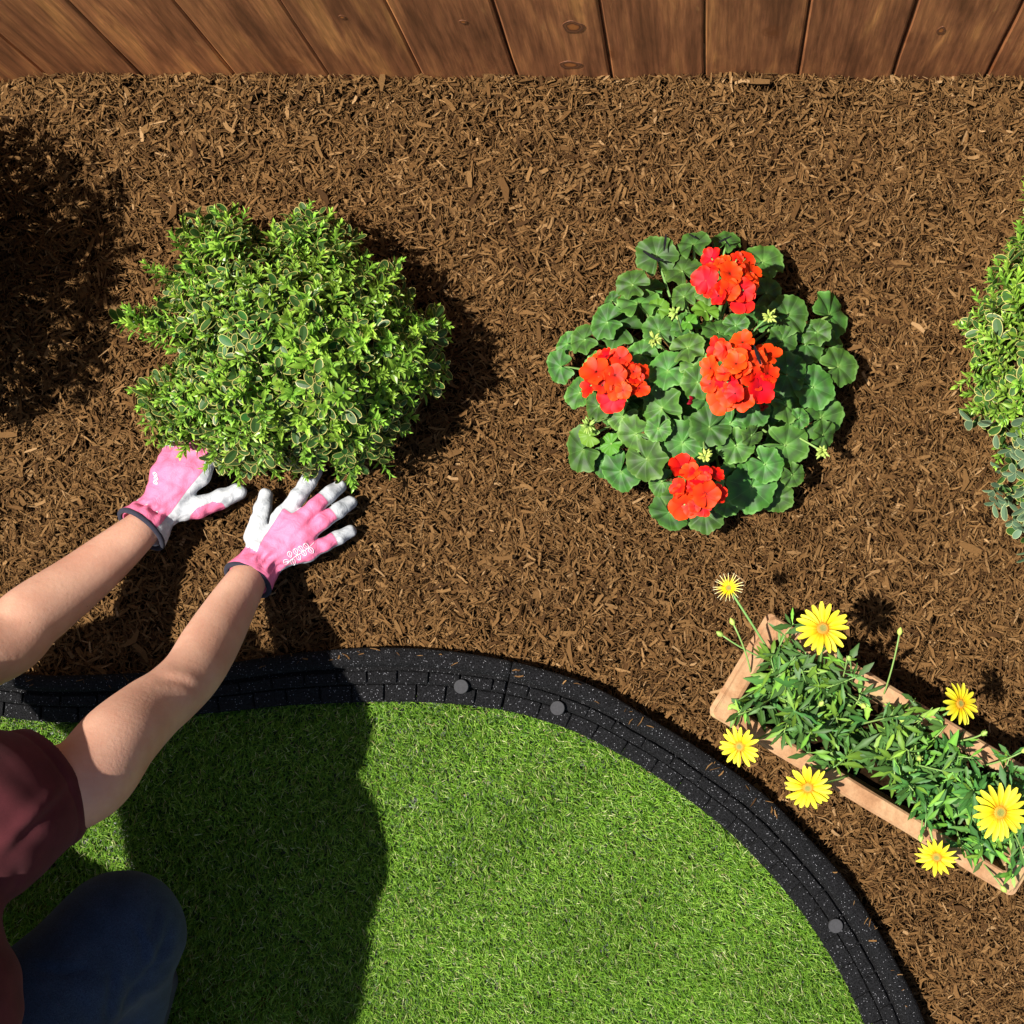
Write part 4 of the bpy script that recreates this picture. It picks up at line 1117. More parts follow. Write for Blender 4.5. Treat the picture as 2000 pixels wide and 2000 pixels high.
def daisy_plant(label, span, flowers, buds, seed, nleaf):
    g = random.Random(seed)
    a0, a1 = span
    base = ctr + ex * LX * (a0 + a1) / 2; base = Vector((base.x, base.y, SOILZ))
    root = thing('daisy_plant', label, 'flowering plant', base, 'daisy plants in the terracotta planter')
    def local(u, v, z):
        w = ctr + ex * u + ey * v; return Vector((w.x, w.y, z)) - base
    # leafy stems
    stems = []
    for k in range(40):
        u0 = LX * g.uniform(a0 + .05, a1 - .05); v0 = g.uniform(-.3, .3) * LY
        s = local(u0 * .9, v0 * .6, SOILZ - .004); e = local(min(max(u0 + g.gauss(0, .03), -LX + .036), LX - .02), max(-.062, min(.086, g.gauss(.014, .048))), SOILZ + g.uniform(.04, .115))
        pts = bez(s, (s + e) / 2 + Vector((g.gauss(0, .01), g.gauss(0, .01), .03)), e, 7)
        m = MB(); m.tube(pts, [.0016, .0016, .0014, .0013, .0012, .001, .0008], 5)
        obj('stem', m.mesh('stem', [M_PETIOLE]), root); stems.append(pts)
    extra = []
    for k in range(nleaf):
        pts = stems[k % len(stems)]
        t = g.random() ** .6; i = min(5, int(t * 6)); p = pts[i].lerp(pts[i + 1], t * 6 - i)
        az = g.uniform(0, 6.28); el = g.uniform(-.1, .95)
        q = Quaternion((0, 0, 1), az) @ Quaternion((0, 1, 0), -el) @ Quaternion((1, 0, 0), g.gauss(0, .45))
        dm = DLEAF[g.randrange(12)]; sc = g.uniform(.024, .046) * (1.15 if t < .5 else .8)
        if k < 300: obj('leaf', dm, root, loc=p, quat=q, scale=sc)
        else: extra.append((dm, Matrix.LocRotScale(p, q, Vector((sc, sc, sc)))))
    m = MB()
    for dm, Mx in extra:
        ca_ = dm.color_attributes['Col'].data
        m.add([Mx @ v.co for v in dm.vertices], [tuple(p_.vertices) for p_ in dm.polygons], 0, [tuple(c_.color[:3]) for c_ in ca_])
    fo = obj('foliage', m.mesh('foliage', [M_DLEAF], col=True), root); fo['kind'] = 'stuff'
    for (x, y, r, z, kind, np_, tilt, srcx, srcy) in flowers:
        px, py = dz_(x, y); fp = P(px, py, z) - base
        sx, sy = dz_(srcx, srcy); sp = P(sx, sy, SOILZ + .045) - base
        m = MB(); midp = (sp + fp) / 2; midp.z = max(fp.z, sp.z) * .85 + .012
        m.tube(bez(sp, midp, fp - Vector((0, 0, .003)), 9), [.0017] * 9, 6)
        st = obj('flower_stalk', m.mesh('flower_stalk', [M_PETIOLE]), root)
        rr = r / DF * S * (1 - z / H)
        nrm = Vector((tilt[0], tilt[1], 1)).normalized(); q0 = nrm.to_track_quat('Z', 'Y')
        obj('disc', DISC, st, loc=fp, quat=q0, scale=rr * (1.0 if kind != 'q' else .95))
        for k in range(np_):
            a = 2 * PI * k / np_ + g.uniform(-.09, .09); up = g.uniform(-.16, .02) - (.22 if kind == 'q' else 0)
            pm = {'n': PET, 'p': PETP, 'q': PETQ}[kind]
            q = q0 @ Quaternion((0, 0, 1), a) @ Quaternion((0, 1, 0), up) @ Quaternion((1, 0, 0), g.gauss(0, .16))
            obj('petal', pm[g.randrange(len(pm))], st, loc=fp + nrm * (.0006 * (k % 3)), quat=q, scale=rr * g.uniform(.92, 1.04))
    for (x, y, sxx, syy, z) in buds:
        px, py = dz_(x, y); p = P(px, py, z) - base; sx, sy = dz_(sxx, syy); sp = P(sx, sy, SOILZ + .04) - base
        m = MB(); md = (sp + p) / 2 + Vector((g.gauss(0, .004), g.gauss(0, .004), .012))
        pts = bez(sp, md, p, 7); m.tube(pts, [.0013] * 7, 5)
        d = (pts[-1] - pts[-2]).normalized()
        st = obj('bud_stalk', m.mesh('bud_stalk', [M_PETIOLE]), root)
        m = MB(); q = d.to_track_quat('Z', 'Y'); bud_geo(m, .0125, .0085, q, p - d * .001)
        for k in range(6):
            v, f, c = leaf_simple(.010, .004, .2, .1); Mx = Matrix.LocRotScale(p - d * .001, q @ Quaternion((0, 0, 1), k * 1.047) @ Quaternion((0, 1, 0), -1.1), None)
            m.add(xf(v, Mx), f)
        obj('bud', m.mesh('bud', [M_BUD]), st)
daisy_plant('bushy yellow daisy plant at the broad planter end nearest the geranium', (-.86, .08),
    [(178, 165, 88, .19, 'q', 21, (-.2, .35), 430, 560), (692, 385, 150, .22, 'n', 19, (.05, .22), 670, 620), (238, 1030, 118, .17, 'n', 17, (-.45, -.2), 420, 950), (610, 1255, 132, .17, 'n', 21, (-.15, -.4), 830, 1190)],
    [(205, 365, 300, 640, .17), (145, 425, 420, 570, .165), (1110, 420, 1020, 760, .17), (905, 800, 770, 700, .19), (840, 560, 850, 700, .18), (675, 805, 620, 870, .18), (205, 800, 330, 720, .14)], 3, 800)
daisy_plant('yellow daisy plant towards the planter end beside the edging, with a big upright bloom', (-.02, .98),
    [(1442, 797, 118, .19, 'n', 18, (.55, .25), 1270, 900), (1315, 1635, 118, .165, 'p', 17, (-.3, -.45), 1215, 1270), (1660, 1390, 162, .22, 'n', 20, (.18, -.05), 1600, 1300)],
    [(1560, 965, 1380, 1010, .17), (1780, 1060, 1540, 1140, .17), (1230, 1510, 1240, 1330, .15), (1670, 1795, 1560, 1660, .14), (1125, 895, 1080, 960, .18), (1215, 1090, 1100, 1060, .18)], 4, 800)

# ================================================================== PERSON
class Field:
    def __init__(s, lo, hi, res):
        s.lo = np.array(lo, float); s.res = res
        s.n = np.ceil((np.array(hi) - s.lo) / res).astype(int) + 1
        s.v = np.full(s.n, .2, np.float32)
    def box(s, lo, hi):
        a = np.clip(np.floor((np.array(lo) - s.lo) / s.res).astype(int), 0, s.n - 1)
        b = np.clip(np.ceil((np.array(hi) - s.lo) / s.res).astype(int) + 1, 1, s.n)
        sl = tuple(slice(i, max(j, i + 1)) for i, j in zip(a, b))
        g = [s.lo[k] + np.arange(sl[k].start, sl[k].stop, dtype=np.float32) * s.res for k in range(3)]
        X, Y, Z = np.meshgrid(*g, indexing='ij', sparse=True)
        return sl, X, Y, Z
    def cone(s, a, b, ra, rb, k=.01, sq=1.0, up=(0, 0, 1), op='add'):
        a = np.array(a); b = np.array(b); m = max(ra, rb) * 1.0 + .05
        sl, X, Y, Z = s.box(np.minimum(a, b) - m, np.maximum(a, b) + m)
        d = b - a; L2 = d @ d + 1e-12
        t = np.clip(((X - a[0]) * d[0] + (Y - a[1]) * d[1] + (Z - a[2]) * d[2]) / L2, 0, 1)
        dx, dy, dz = X - a[0] - t * d[0], Y - a[1] - t * d[1], Z - a[2] - t * d[2]
        D2 = dx * dx + dy * dy + dz * dz
        if sq != 1.0:
            u = dx * up[0] + dy * up[1] + dz * up[2]; D2 = D2 + (sq * sq - 1) * u * u
        s.merge(sl, np.sqrt(D2) - (ra + (rb - ra) * t), k, op)
    def ell(s, c, r, k=.01, rot=None, op='add'):
        c = np.array(c); m = max(r) + .05
        sl, X, Y, Z = s.box(c - m, c + m)
        Rm = np.eye(3) if rot is None else np.array(rot)
        q = [((X - c[0]) * Rm[0, i] + (Y - c[1]) * Rm[1, i] + (Z - c[2]) * Rm[2, i]) / r[i] for i in range(3)]
        s.merge(sl, (np.sqrt(q[0] ** 2 + q[1] ** 2 + q[2] ** 2) - 1) * min(r), k, op)
    def merge(s, sl, d, k, op):
        v = s.v[sl]
        if op == 'sub': s.v[sl] = np.maximum(v, -d); return
        if op == 'int': s.v[sl] = np.maximum(v, d); return
        h = np.maximum(k - np.abs(v - d), 0) / k
        s.v[sl] = np.minimum(v, d) - h * h * k * .25
    def half(s, p, n, lo=None, hi=None):
        """remove the side that n points to, inside a box"""
        sl, X, Y, Z = s.box(lo, hi)
        d = (X - p[0]) * n[0] + (Y - p[1]) * n[1] + (Z - p[2]) * n[2]
        s.v[sl] = np.maximum(s.v[sl], d)
    def surf(s):
        v = s.v; neg = v < 0
        cells = np.zeros(np.array(v.shape) - 1, bool); acc = np.zeros(cells.shape + (3,), np.float32); cnt = np.zeros(cells.shape, np.float32)
        nx, ny, nz = cells.shape
        cs = lambda i, j, k: (slice(i, i + nx), slice(j, j + ny), slice(k, k + nz))
        corners = [(i, j, k) for i in (0, 1) for j in (0, 1) for k in (0, 1)]
        sm = sum(neg[cs(*c)].astype(np.int8) for c in corners); act = np.argwhere((sm > 0) & (sm < 8))
        pos = np.zeros((len(act), 3)); num = np.zeros(len(act))
        for c in corners:
            for ax in range(3):
                if c[ax] == 1: continue
                e = list(c); e[ax] = 1
                va = v[act[:, 0] + c[0], act[:, 1] + c[1], act[:, 2] + c[2]]; vb = v[act[:, 0] + e[0], act[:, 1] + e[1], act[:, 2] + e[2]]
                x = (va < 0) != (vb < 0); t = np.where(x, va / (va - vb + 1e-12), 0)
                p = np.repeat(np.array(c, float)[None], len(act), 0); p[:, ax] += t
                pos += p * x[:, None]; num += x
        pos = pos / num[:, None] + act
        ids = -np.ones(cells.shape, np.int32); ids[tuple(act.T)] = np.arange(len(act))
        F = []
        for ax in range(3):
            o1, o2 = [(1, 2), (2, 0), (0, 1)][ax]
            a = [slice(None)] * 3; b = [slice(None)] * 3; a[ax] = slice(0, -1); b[ax] = slice(1, None)
            na, nb = neg[tuple(a)], neg[tuple(b)]
            e = np.argwhere(na != nb)
            ok = (e[:, o1] > 0) & (e[:, o2] > 0) & (e[:, o1] < v.shape[o1] - 1) & (e[:, o2] < v.shape[o2] - 1); e = e[ok]
            fl = na[tuple(e.T)]
            def at(d1, d2):
                q = e.copy(); q[:, o1] -= d1; q[:, o2] -= d2; return ids[tuple(q.T)]
            q = np.stack([at(1, 1), at(0, 1), at(0, 0), at(1, 0)], 1)
            F.append(np.where(fl[:, None], q, q[:, ::-1]))
        return s.lo + pos * s.res, np.concatenate(F)

def vnormals(V, F):
    fn = np.cross(V[F[:, 2]] - V[F[:, 0]], V[F[:, 3]] - V[F[:, 1]])
    N = np.zeros_like(V)
    for k in range(4): np.add.at(N, F[:, k], fn)
    return N / (np.linalg.norm(N, axis=1)[:, None] + 1e-12)

A = lambda v: np.array(v, float)
def crease(px, py, pts, w, amp):
    """a trough along a polyline with a soft ridge beside it"""
    d = line_side(px, py, pts); x0, y0 = pts[0]; x1, y1 = pts[-1]
    L = math.hypot(x1 - x0, y1 - y0); t = ((px - x0) * (x1 - x0) + (py - y0) * (y1 - y0)) / (L * L)
    end = np.clip(t / .25, 0, 1) * np.clip((1 - t) / .25, 0, 1)
    return amp * (-np.exp(-(d / w) ** 2) + .9 * np.exp(-((d - 2.0 * w) / (1.4 * w)) ** 2)) * end
def line_side(px, py, pts):
    best = np.full(px.shape, 1e9); sgn = np.zeros(px.shape)
    for (x0, y0), (x1, y1) in zip(pts[:-1], pts[1:]):
        dx, dy = x1 - x0, y1 - y0; L = math.hypot(dx, dy)
        t = np.clip(((px - x0) * dx + (py - y0) * dy) / (L * L), 0, 1)
        d = np.hypot(px - x0 - t * dx, py - y0 - t * dy); s = ((px - x0) * dy - (py - y0) * dx) / L
        k = d < best; best = np.where(k, d, best); sgn = np.where(k, np.sign(s), sgn)
    return best * sgn
RS, RE, RWr = A(P(-20, 1595, .52)), A(P(350, 1340, .265)), A(P(492, 1118, .065))
LS, LE, LWr = A((-1.15, -.115, .54)), A(P(-14, 1272, .24)), A(P(282, 1028, .065))
PEL = A((-.97, -.58, .68)); BEL = A((-.925, -.38, .64)); CHE = A((-.955, -.20, .54))
NECK = A((-1.0, -.17, .605)); HEAD = A((-1.03, -.15, .69))
KR, HR = A(P(232, 1822, .30)), A((-.96, -.62, .56)); AR = A((-.875, -.67, .07))
KL, HL, AL = A((-1.24, -.27, .085)), A((-1.10, -.56, .56)), A((-1.34, -.63, .055))
person = thing('person', 'kneeling person in maroon shirt and dark jeans reaching out in pink gloves', 'person', (-.98, -.42, -.012))
pl = np.array(person.location)
fwd = A((.149, .223, 0)); fwd /= np.linalg.norm(fwd)

# ---- body: head, neck, chest, both arms with hands inside the gloves, hips
f = Field((-1.45, -.85, -.02), (-.52, .34, .86), .0040)
f.ell(HEAD, (.076, .092, .112), rot=np.stack([np.cross(fwd, [0, 0, 1]), fwd, [0, 0, 1]], 1))
f.ell(HEAD + fwd * .035 + A((0, 0, -.055)), (.052, .055, .06), .03, rot=np.stack([np.cross(fwd, [0, 0, 1]), fwd, [0, 0, 1]], 1))
f.cone(HEAD + fwd * .088 + A((0, 0, .012)), HEAD + fwd * .108 + A((0, 0, -.022)), .008, .013, .012)
sdv = np.cross(fwd, [0, 0, 1])
for s_ in (-1, 1):
    f.ell(HEAD + sdv * s_ * .076 + A((0, 0, -.01)), (.012, .02, .03), .006)
    f.ell(HEAD + sdv * s_ * .030 + fwd * .092 + A((0, 0, .012)), (.017, .012, .010), .006)
f.cone(HEAD + fwd * .088 + A((0, 0, -.05)) - sdv * .018, HEAD + fwd * .088 + A((0, 0, -.05)) + sdv * .018, .009, .009, .01)
f.cone(NECK, HEAD - A((0, 0, .05)), .056, .052, .03)
f.cone(RS, LS, .062, .062, .05); f.cone(CHE, NECK, .10, .06, .06); f.cone(CHE, BEL, .11, .105, .06); f.cone(BEL, PEL, .105, .125, .06)
def arm(rows):
    k = np.array([[*P(a, b, z), r] for a, b, z, r in rows]); n = len(k)
    ext = np.vstack([2 * k[0] - k[1], k, 2 * k[-1] - k[-2]]); out = []
    for i in range(n - 1):
        p0, p1, p2, p3 = ext[i:i + 4]
        for t in np.linspace(0, 1, 10, endpoint=False):
            out.append(.5 * (2 * p1 + (p2 - p0) * t + (2 * p0 - 5 * p1 + 4 * p2 - p3) * t ** 2 + (3 * p1 - p0 - 3 * p2 + p3) * t ** 3))
    out.append(k[-1])
    for a, b in zip(out[:-1], out[1:]): f.cone(a[:3], b[:3], a[3], b[3], .0004)
def px_of(w): return (NX + w[0] / (S * (1 - w[2] / H)), NY - w[1] / (S * (1 - w[2] / H)), w[2])
arm([(*px_of(RS), .060), (70, 1560, .475, .0560), (168, 1521, .43, .0525), (232, 1444, .38, .0480), (291, 1389, .32, .0430), (332, 1358, .285, .0400), (374, 1316, .24, .0390), (409, 1259, .185, .0392), (447, 1193, .125, .0345), (478, 1140, .083, .0285), (492, 1118, .066, .0240)])
arm([(*px_of(LS), .060), (*px_of(LS + (LE - LS) * .5), .050), (*px_of(LE), .0450), (60, 1206, .19, .0450), (150, 1139, .135, .0395), (215, 1086, .10, .0340), (262, 1046, .078, .0285), (282, 1028, .066, .0250)])
f.cone(RWr, A(P(512, 1088, .050)), .0215, .014, .01, 1.2); f.cone(LWr, A(P(302, 1002, .050)), .0225, .014, .01, 1.2)
V, F = f.surf()
N = vnormals(V, F); px, py = to_px(V)
V = V + N * (crease(px, py, [(296, 1330), (325, 1326), (355, 1331), (392, 1345)], 8, .0012) * (V[:, 2] > .2) * np.clip(N[:, 2] * 2, 0, 1))[:, None]
bodyo = obj('body', mesh('body', V - pl, [F], mats=[M_SKIN]), person)

# ---- hair
f = Field((-1.25, -.30, .50), (-.85, .14, .90), .006)
rotm = np.stack([sdv, fwd, [0, 0, 1]], 1)
f.ell(HEAD - fwd * .012 + A((0, 0, .012)), (.085, .098, .115), rot=rotm)
f.ell(HEAD + fwd * .085 + A((0, 0, -.045)), (.09, .07, .10), rot=rotm, op='sub')
f.cone(HEAD - fwd * .09, HEAD - fwd * .14 - A((0, 0, .12)), .03, .012, .03)
V, F = f.surf(); obj('hair', mesh('hair', V - pl, [F], mats=[M_HAIR]), person)

# ---- shirt
f = Field((-1.34, -.80, .12), (-.55, .16, .88), .0036)
hemc = A(P(90, 1532, .43)); up0 = A(P(232, 1468, .395)); ax = up0 - RS; ax /= np.linalg.norm(ax)
hemL = LS + (LE - LS) * .45; axl = LE - LS; axl /= np.linalg.norm(axl)
f.cone(RS + A((0, 0, .0)), LS, .080, .080, .05); f.cone(CHE, BEL, .140, .134, .06); f.cone(BEL, PEL, .134, .150, .06)
f.cone(CHE, NECK - A((0, 0, .03)), .115, .075, .05)
f.cone(RS - ax * .01, hemc + ax * .03, .078, .070, .04); f.cone(RS - A((0.02, .0, .05)), hemc + A((-.004, -.022, -.026)), .06, .050, .04)
f.cone(LS, hemL, .08, .072, .05)
f.cone(CHE + A((-.10, .0, .0)), BEL + A((-.11, .0, .0)), .10, .10, .05); f.cone(BEL + A((-.11, 0, 0)), PEL + A((-.06, 0, 0)), .10, .12, .05)
f.cone(BEL + A((.05, -.03, -.04)), A((-.985, -.60, .36)), .11, .07, .05)
# hollow sleeves and neck
f.half(hemc, ax, np.minimum(hemc, up0) - .14, np.maximum(hemc, up0) + .14) if False else None
sl, X, Y, Z = f.box(hemc - .12, hemc + .14)
d = (X - hemc[0]) * ax[0] + (Y - hemc[1]) * ax[1] + (Z - hemc[2]) * ax[2]
f.v[sl] = np.where(d > -.06, np.maximum(f.v[sl], d), f.v[sl])
f.cone(hemc - ax * .045, hemc + ax * .12, .0600, .0640, op='sub')
f.cone(hemc + A((-.004, -.020, -.024)) - ax * .03, hemc + A((-.004, -.022, -.026)) + ax * .1, .040, .045, op='sub')
sl, X, Y, Z = f.box(hemL - .1, hemL + .12)
d = (X - hemL[0]) * axl[0] + (Y - hemL[1]) * axl[1] + (Z - hemL[2]) * axl[2]
f.v[sl] = np.where(d > -.05, np.maximum(f.v[sl], d), f.v[sl])
f.cone(hemL - axl * .03, hemL + axl * .1, .064, .066, op='sub')
f.cone(NECK - A((0, 0, .02)), NECK + A((0, 0, .1)), .066, .08, op='sub')
V, F = f.surf(); N = vnormals(V, F)
px, py = to_px(V)
# folds: shallow creases that run from the shoulder down the sleeve, plus the hem band
rel = V - hemc; along = rel @ ax; q1 = px * .83 + py * .55; q2 = px * -.55 + py * .83
w1 = np.clip((-along - .012) / .06, 0, 1)
fold = .0014 * np.sin(q2 * .040 + 1.3 * np.sin(q1 * .014) + .6) * w1 * np.clip((py - 1440) / 90, .1, 1) + .0004 * np.sin(q2 * .095 + 1.8 * np.sin(q1 * .011)) * w1
fold += .0012 * np.sin(q1 * .055 + .9 * np.sin(q2 * .02)) * np.clip((py - 1700) / 80, 0, 1)
fold += -.0018 * np.exp(-((along + .018) / .0035) ** 2) + .0010 * np.clip((along + .017) / .004, 0, 1)
top = np.clip(N[:, 2] * 3, 0, 1)
for pts, w_, am in [([(30, 1640), (69, 1609), (159, 1522)], 10, .0022), ([(0, 1690), (36, 1652), (152, 1543)], 11, .0022), ([(112, 1424), (124, 1449), (130, 1480)], 9, .0012), ([(40, 1690), (20, 1760), (0, 1840)], 10, .002)]:
    fold += crease(px, py, pts, w_, am) * top
V2 = V + N * fold[:, None]
obj('shirt', mesh('shirt', V2 - pl, [F], mats=[M_SHIRT]), person)

# ---- jeans
f = Field((-1.46, -.88, -.02), (-.60, .0, .80), .0042)
f.cone(PEL, A((-.97, -.56, .66)), .135, .125, .05); f.cone(HR, KR, .104, .074, .04); f.cone(KR, AR, .066, .052, .04)
f.cone(KR + A((-.005, -.01, -.035)), AR + A((0, .02, .03)), .062, .056, .04)
f.cone(HL, KL, .108, .08, .05); f.cone(KL, AL, .068, .058, .04)
V, F = f.surf(); N = vnormals(V, F); px, py = to_px(V)
q1 = px * .80 - py * .60; q2 = px * .60 + py * .80
cr = np.clip((q2 - 1560) / 120, 0, 1) * np.clip((py - 1760) / 120, 0, 1)
fold = .0011 * np.sin(q1 * .055 + 1.4 * np.sin(q2 * .019)) * cr + .0003 * np.sin(q1 * .17 + 2.0 * np.sin(q2 * .023)) * cr + .0008 * np.sin(px * .021 + py * .034)
for pts, w_, am in [([(262, 1800), (267, 1817), (279, 1850), (276, 1890)], 8, .0026), ([(336, 1780), (323, 1841), (300, 1885), (259, 1936), (222, 2010)], 8, .0034), ([(335, 1868), (305, 1903), (268, 1935)], 8, .0034), ([(224, 1870), (217, 1923), (204, 2010)], 9, .0026), ([(60, 1890), (120, 1900), (180, 1890)], 10, .002), ([(310, 1760), (300, 1810), (280, 1850)], 9, .002)]:
    fold += crease(px, py, pts, w_, am) * np.clip(N[:, 2] * 3 + .6, 0, 1)
obj('jeans', mesh('jeans', V + N * fold[:, None] - pl, [F], mats=[M_JEANS]), person)
# ---- shoes
for an, dr in ((AR, A((.25, .97, 0))), (AL, A((-.15, -1, 0)))):
    f = Field(an - .22, an + .26, .007); b = A((an[0], an[1], .018))
    f.cone(b - dr * .06, b + dr * .17, .036, .040, .02, 1.3); f.cone(b - dr * .03 + A((0, 0, .02)), an + A((0, 0, .02)), .042, .048, .03)
    V, F = f.surf(); V[:, 2] = np.maximum(V[:, 2], -.012)
    obj('shoe', mesh('shoe', V - pl, [F], mats=[M_SHOE]), person)

# ---- gloves
gp = lambda x, y, z: A(P(200 + x / 3.715, 820 + y / 3.715, z))
def seg_param(V, pts):
    """nearest distance to a 3-D polyline and the fraction along it"""
    L = [np.linalg.norm(b - a) for a, b in zip(pts[:-1], pts[1:])]; tot = sum(L); acc = 0
    best = np.full(len(V), 1e9); fr = np.zeros(len(V))
    for (a, b), l in zip(zip(pts[:-1], pts[1:]), L):
        d = b - a; t = np.clip(((V - a) @ d) / (d @ d), 0, 1); q = np.linalg.norm(V - a - t[:, None] * d, axis=1)
        k = q < best; best = np.where(k, q, best); fr = np.where(k, (acc + t * l) / tot, fr); acc += l
    return best, fr

def glove(label, fingers, wrist, cuff, cuff_ax, cuff_r, white_fn, leaf_marks):
    root_pts = [p for fg in fingers for p in fg[0]] + [wrist, cuff]
    lo = np.min(root_pts, 0) - .05; hi = np.max(root_pts, 0) + .05
    f = Field(lo, hi, .0016)
    for pts, rad in fingers:
        for i in range(len(pts) - 1): f.cone(pts[i], pts[i + 1], rad[i], rad[i + 1], .004)
    mcps = [fg[0][0] for fg in fingers[1:]]
    for m_ in mcps: f.cone(wrist, m_, .020, .0145, .012, 1.15)
    for m1, m2 in zip(mcps[:-1], mcps[1:]): f.cone(m1, m2, .0135, .0135, .006, 1.1)
    f.cone(wrist, fingers[0][0][0], .018, .017, .012)
    cen = (wrist + np.mean(mcps, 0)) / 2; f.cone(cen, np.mean(mcps, 0), .024, .020, .012, 1.35)
    # cuff
    f.cone(wrist, cuff, .0275, cuff_r + .0012, .012); f.cone(cuff, cuff + cuff_ax * .012, cuff_r + .0012, cuff_r + .002, .012)
    f.half(cuff, cuff_ax, cuff - .055, cuff + .055)
    f.cone(cuff - cuff_ax * .024, cuff + cuff_ax * .02, cuff_r - .010, cuff_r - .0012, op='sub')
    V, F = f.surf(); N = vnormals(V, F)
    # elastic gathers
    w2c = cuff - wrist; L = np.linalg.norm(w2c); u = ((V - wrist) @ w2c) / (L * L)
    axp = w2c / L; e1 = np.cross(axp, [0, 0, 1]); e1 /= np.linalg.norm(e1); e2 = np.cross(e1, axp)
    phi = np.arctan2((V - wrist) @ e2, (V - wrist) @ e1)
    win = np.exp(-((u - .12) / .30) ** 2)
    amp = .0022 * win * (np.sin(phi * 9 + 1.2 * np.sin(u * 6)) + .5 * np.sin(phi * 17 + 2)) - .0022 * np.exp(-((u - .08) / .16) ** 2)
    near, _ = seg_param(V, [wrist - axp * .02, cuff]); amp *= np.clip((.042 - near) / .01, 0, 1)
    V = V + N * amp[:, None]
    # soft wrinkles over the back
    px, py = to_px(V)
    V = V + N * (.0008 * np.sin(px * .19 + 1.5 * np.sin(py * .11)) * np.sin(py * .16 + px * .05) * (N[:, 2] > 0))[:, None]
    w = white_fn(V, N, px, py, u)
    go = obj('glove', mesh('glove', V - pl, [F], mats=[M_GLOVE], attrs={'white': np.clip(.5 + w, 0, 1)}), person); go['label'] = label
    bvh = BVHTree.FromPolygons([Vector(v) for v in V], [tuple(q) for q in F.tolist()])
    # binding round the cuff opening
    rim = []
    e1 = np.cross(cuff_ax, [0, 0, 1]); e1 /= np.linalg.norm(e1); e2 = np.cross(e1, cuff_ax)
    rr = cuff_r + .0010
    for k in range(37):
        a = 2 * PI * k / 36; rim.append(Vector(cuff + (e1 * math.cos(a) + e2 * math.sin(a)) * rr - pl))
    m = MB(); m.tube(rim, .0040, 8, cap=False)
    obj('cuff_binding', m.mesh('cuff_binding', [M_TRIM]), go)
    # embroidery: outlined leaflets along a stalk, dropped on to the cloth
    def drop(x, y):
        a = Vector(P(x, y, .14)); b = Vector(P(x, y, .0)); h = bvh.ray_cast(a, (b - a).normalized(), .3)
        return (h[0] + h[1] * .0006) if h[0] is not None else None
    if leaf_marks:
        m = MB()
        for kind, pts in leaf_marks:
            q = [drop(*p) for p in pts]; run = []
            for p in q:
                if p is not None: run.append(p - Vector(pl))
            if len(run) > 2: m.tube(run, .00042, 5, cap=False)
        if m.v: obj('embroidery', m.mesh('embroidery', [M_THREAD]), go)
    return go

def leaflet(x, y, L, W, a):
    """outline and midrib in glove-zoom pixels -> source pixels"""
    c, s = math.cos(a), math.sin(a); out = []; rib = []
    for k in range(17):
        t = k / 16 * 2 * PI; u = L / 2 * math.cos(t); v = W / 2 * math.sin(t) * (1 - .25 * math.cos(t)); out.append((200 + (x + u * c - v * s) / 3.715, 820 + (y + u * s + v * c) / 3.715))
    for k in range(6):
        u = -L / 2 + L * .8 * k / 5; rib.append((200 + (x + u * c) / 3.715, 820 + (y + u * s) / 3.715))
    fill = []
    for k in range(17):
        t = k / 16 * 2 * PI; u = L / 3.4 * math.cos(t); v = W / 3.4 * math.sin(t); fill.append((200 + (x + u * c - v * s) / 3.715, 820 + (y + u * s + v * c) / 3.715))
    return [('o', out), ('r', rib)]

# right hand
rw = gp(1175, 1010, .052); rcuff = A(P(484, 1133, .064))
RF = [
    ([gp(1120, 850, .045), gp(1140, 740, .042), gp(1165, 640, .036), gp(1186, 548, .026)], [.0150, .0135, .0125, .0108]),
    ([gp(1310, 715, .056), gp(1420, 555, .052), gp(1495, 450, .040), gp(1545, 378, .026)], [.0138, .0120, .0118, .0105]),
    ([gp(1400, 770, .058), gp(1540, 630, .054), gp(1640, 545, .042), gp(1722, 482, .028)], [.0138, .0118, .0115, .0102]),
    ([gp(1450, 850, .055), gp(1600, 735, .050), gp(1710, 660, .040), gp(1800, 598, .026)], [.0135, .0115, .0112, .0100]),
    ([gp(1475, 955, .048), gp(1610, 905, .043), gp(1710, 855, .034), gp(1798, 808, .024)], [.0130, .0108, .0104, .0094]),
]
def white_R(V, N, px, py, u):
    zx, zy = (px - 200) * 3.715, (py - 820) * 3.715
    w = np.full(len(V), -.5)
    D = []; T = []
    for pts, rad in RF: d, t = seg_param(V, pts); D.append(d - np.mean(rad)); T.append(t)
    D = np.array(D); T = np.array(T); k = D.argmin(0); t = T[k, np.arange(len(V))]
    dist = D.min(0)
    side = (.34 - N[:, 2]) * .8
    w = np.maximum(w, side)
    fing = (k >= 2) & (t > .15)
    w = np.where(fing, np.maximum(w, (t - .62) * 4), w)
    w = np.where((k == 1) & (t > .02), np.maximum(w, (t - .14) * 6), w)
    w = np.where((k == 0) & (dist < .004), .4, w)
    ls = line_side(zx, zy, [(1360, 600), (1300, 660), (1215, 790), (1150, 890), (1105, 1000)])
    w = np.maximum(w, np.clip(-ls / 40, -.5, .5)) if WHITE_SIGN_R < 0 else np.maximum(w, np.clip(ls / 40, -.5, .5))
    w = np.where(u > .05, np.minimum(w, -.4 + 0 * w), w)          # gathered cuff stays pink
    return w * .9
WHITE_SIGN_R = -1
marks = []
for (x, y, a) in [(1335, 1028, -.2), (1360, 975, 1.2), (1403, 955, 1.1), (1440, 935, .9), (1478, 915, .8), (1385, 1030, 1.3), (1425, 995, 1.1), (1465, 965, 1.0), (1515, 948, .9)]:
    marks += leaflet(x, y, 44, 32, a)
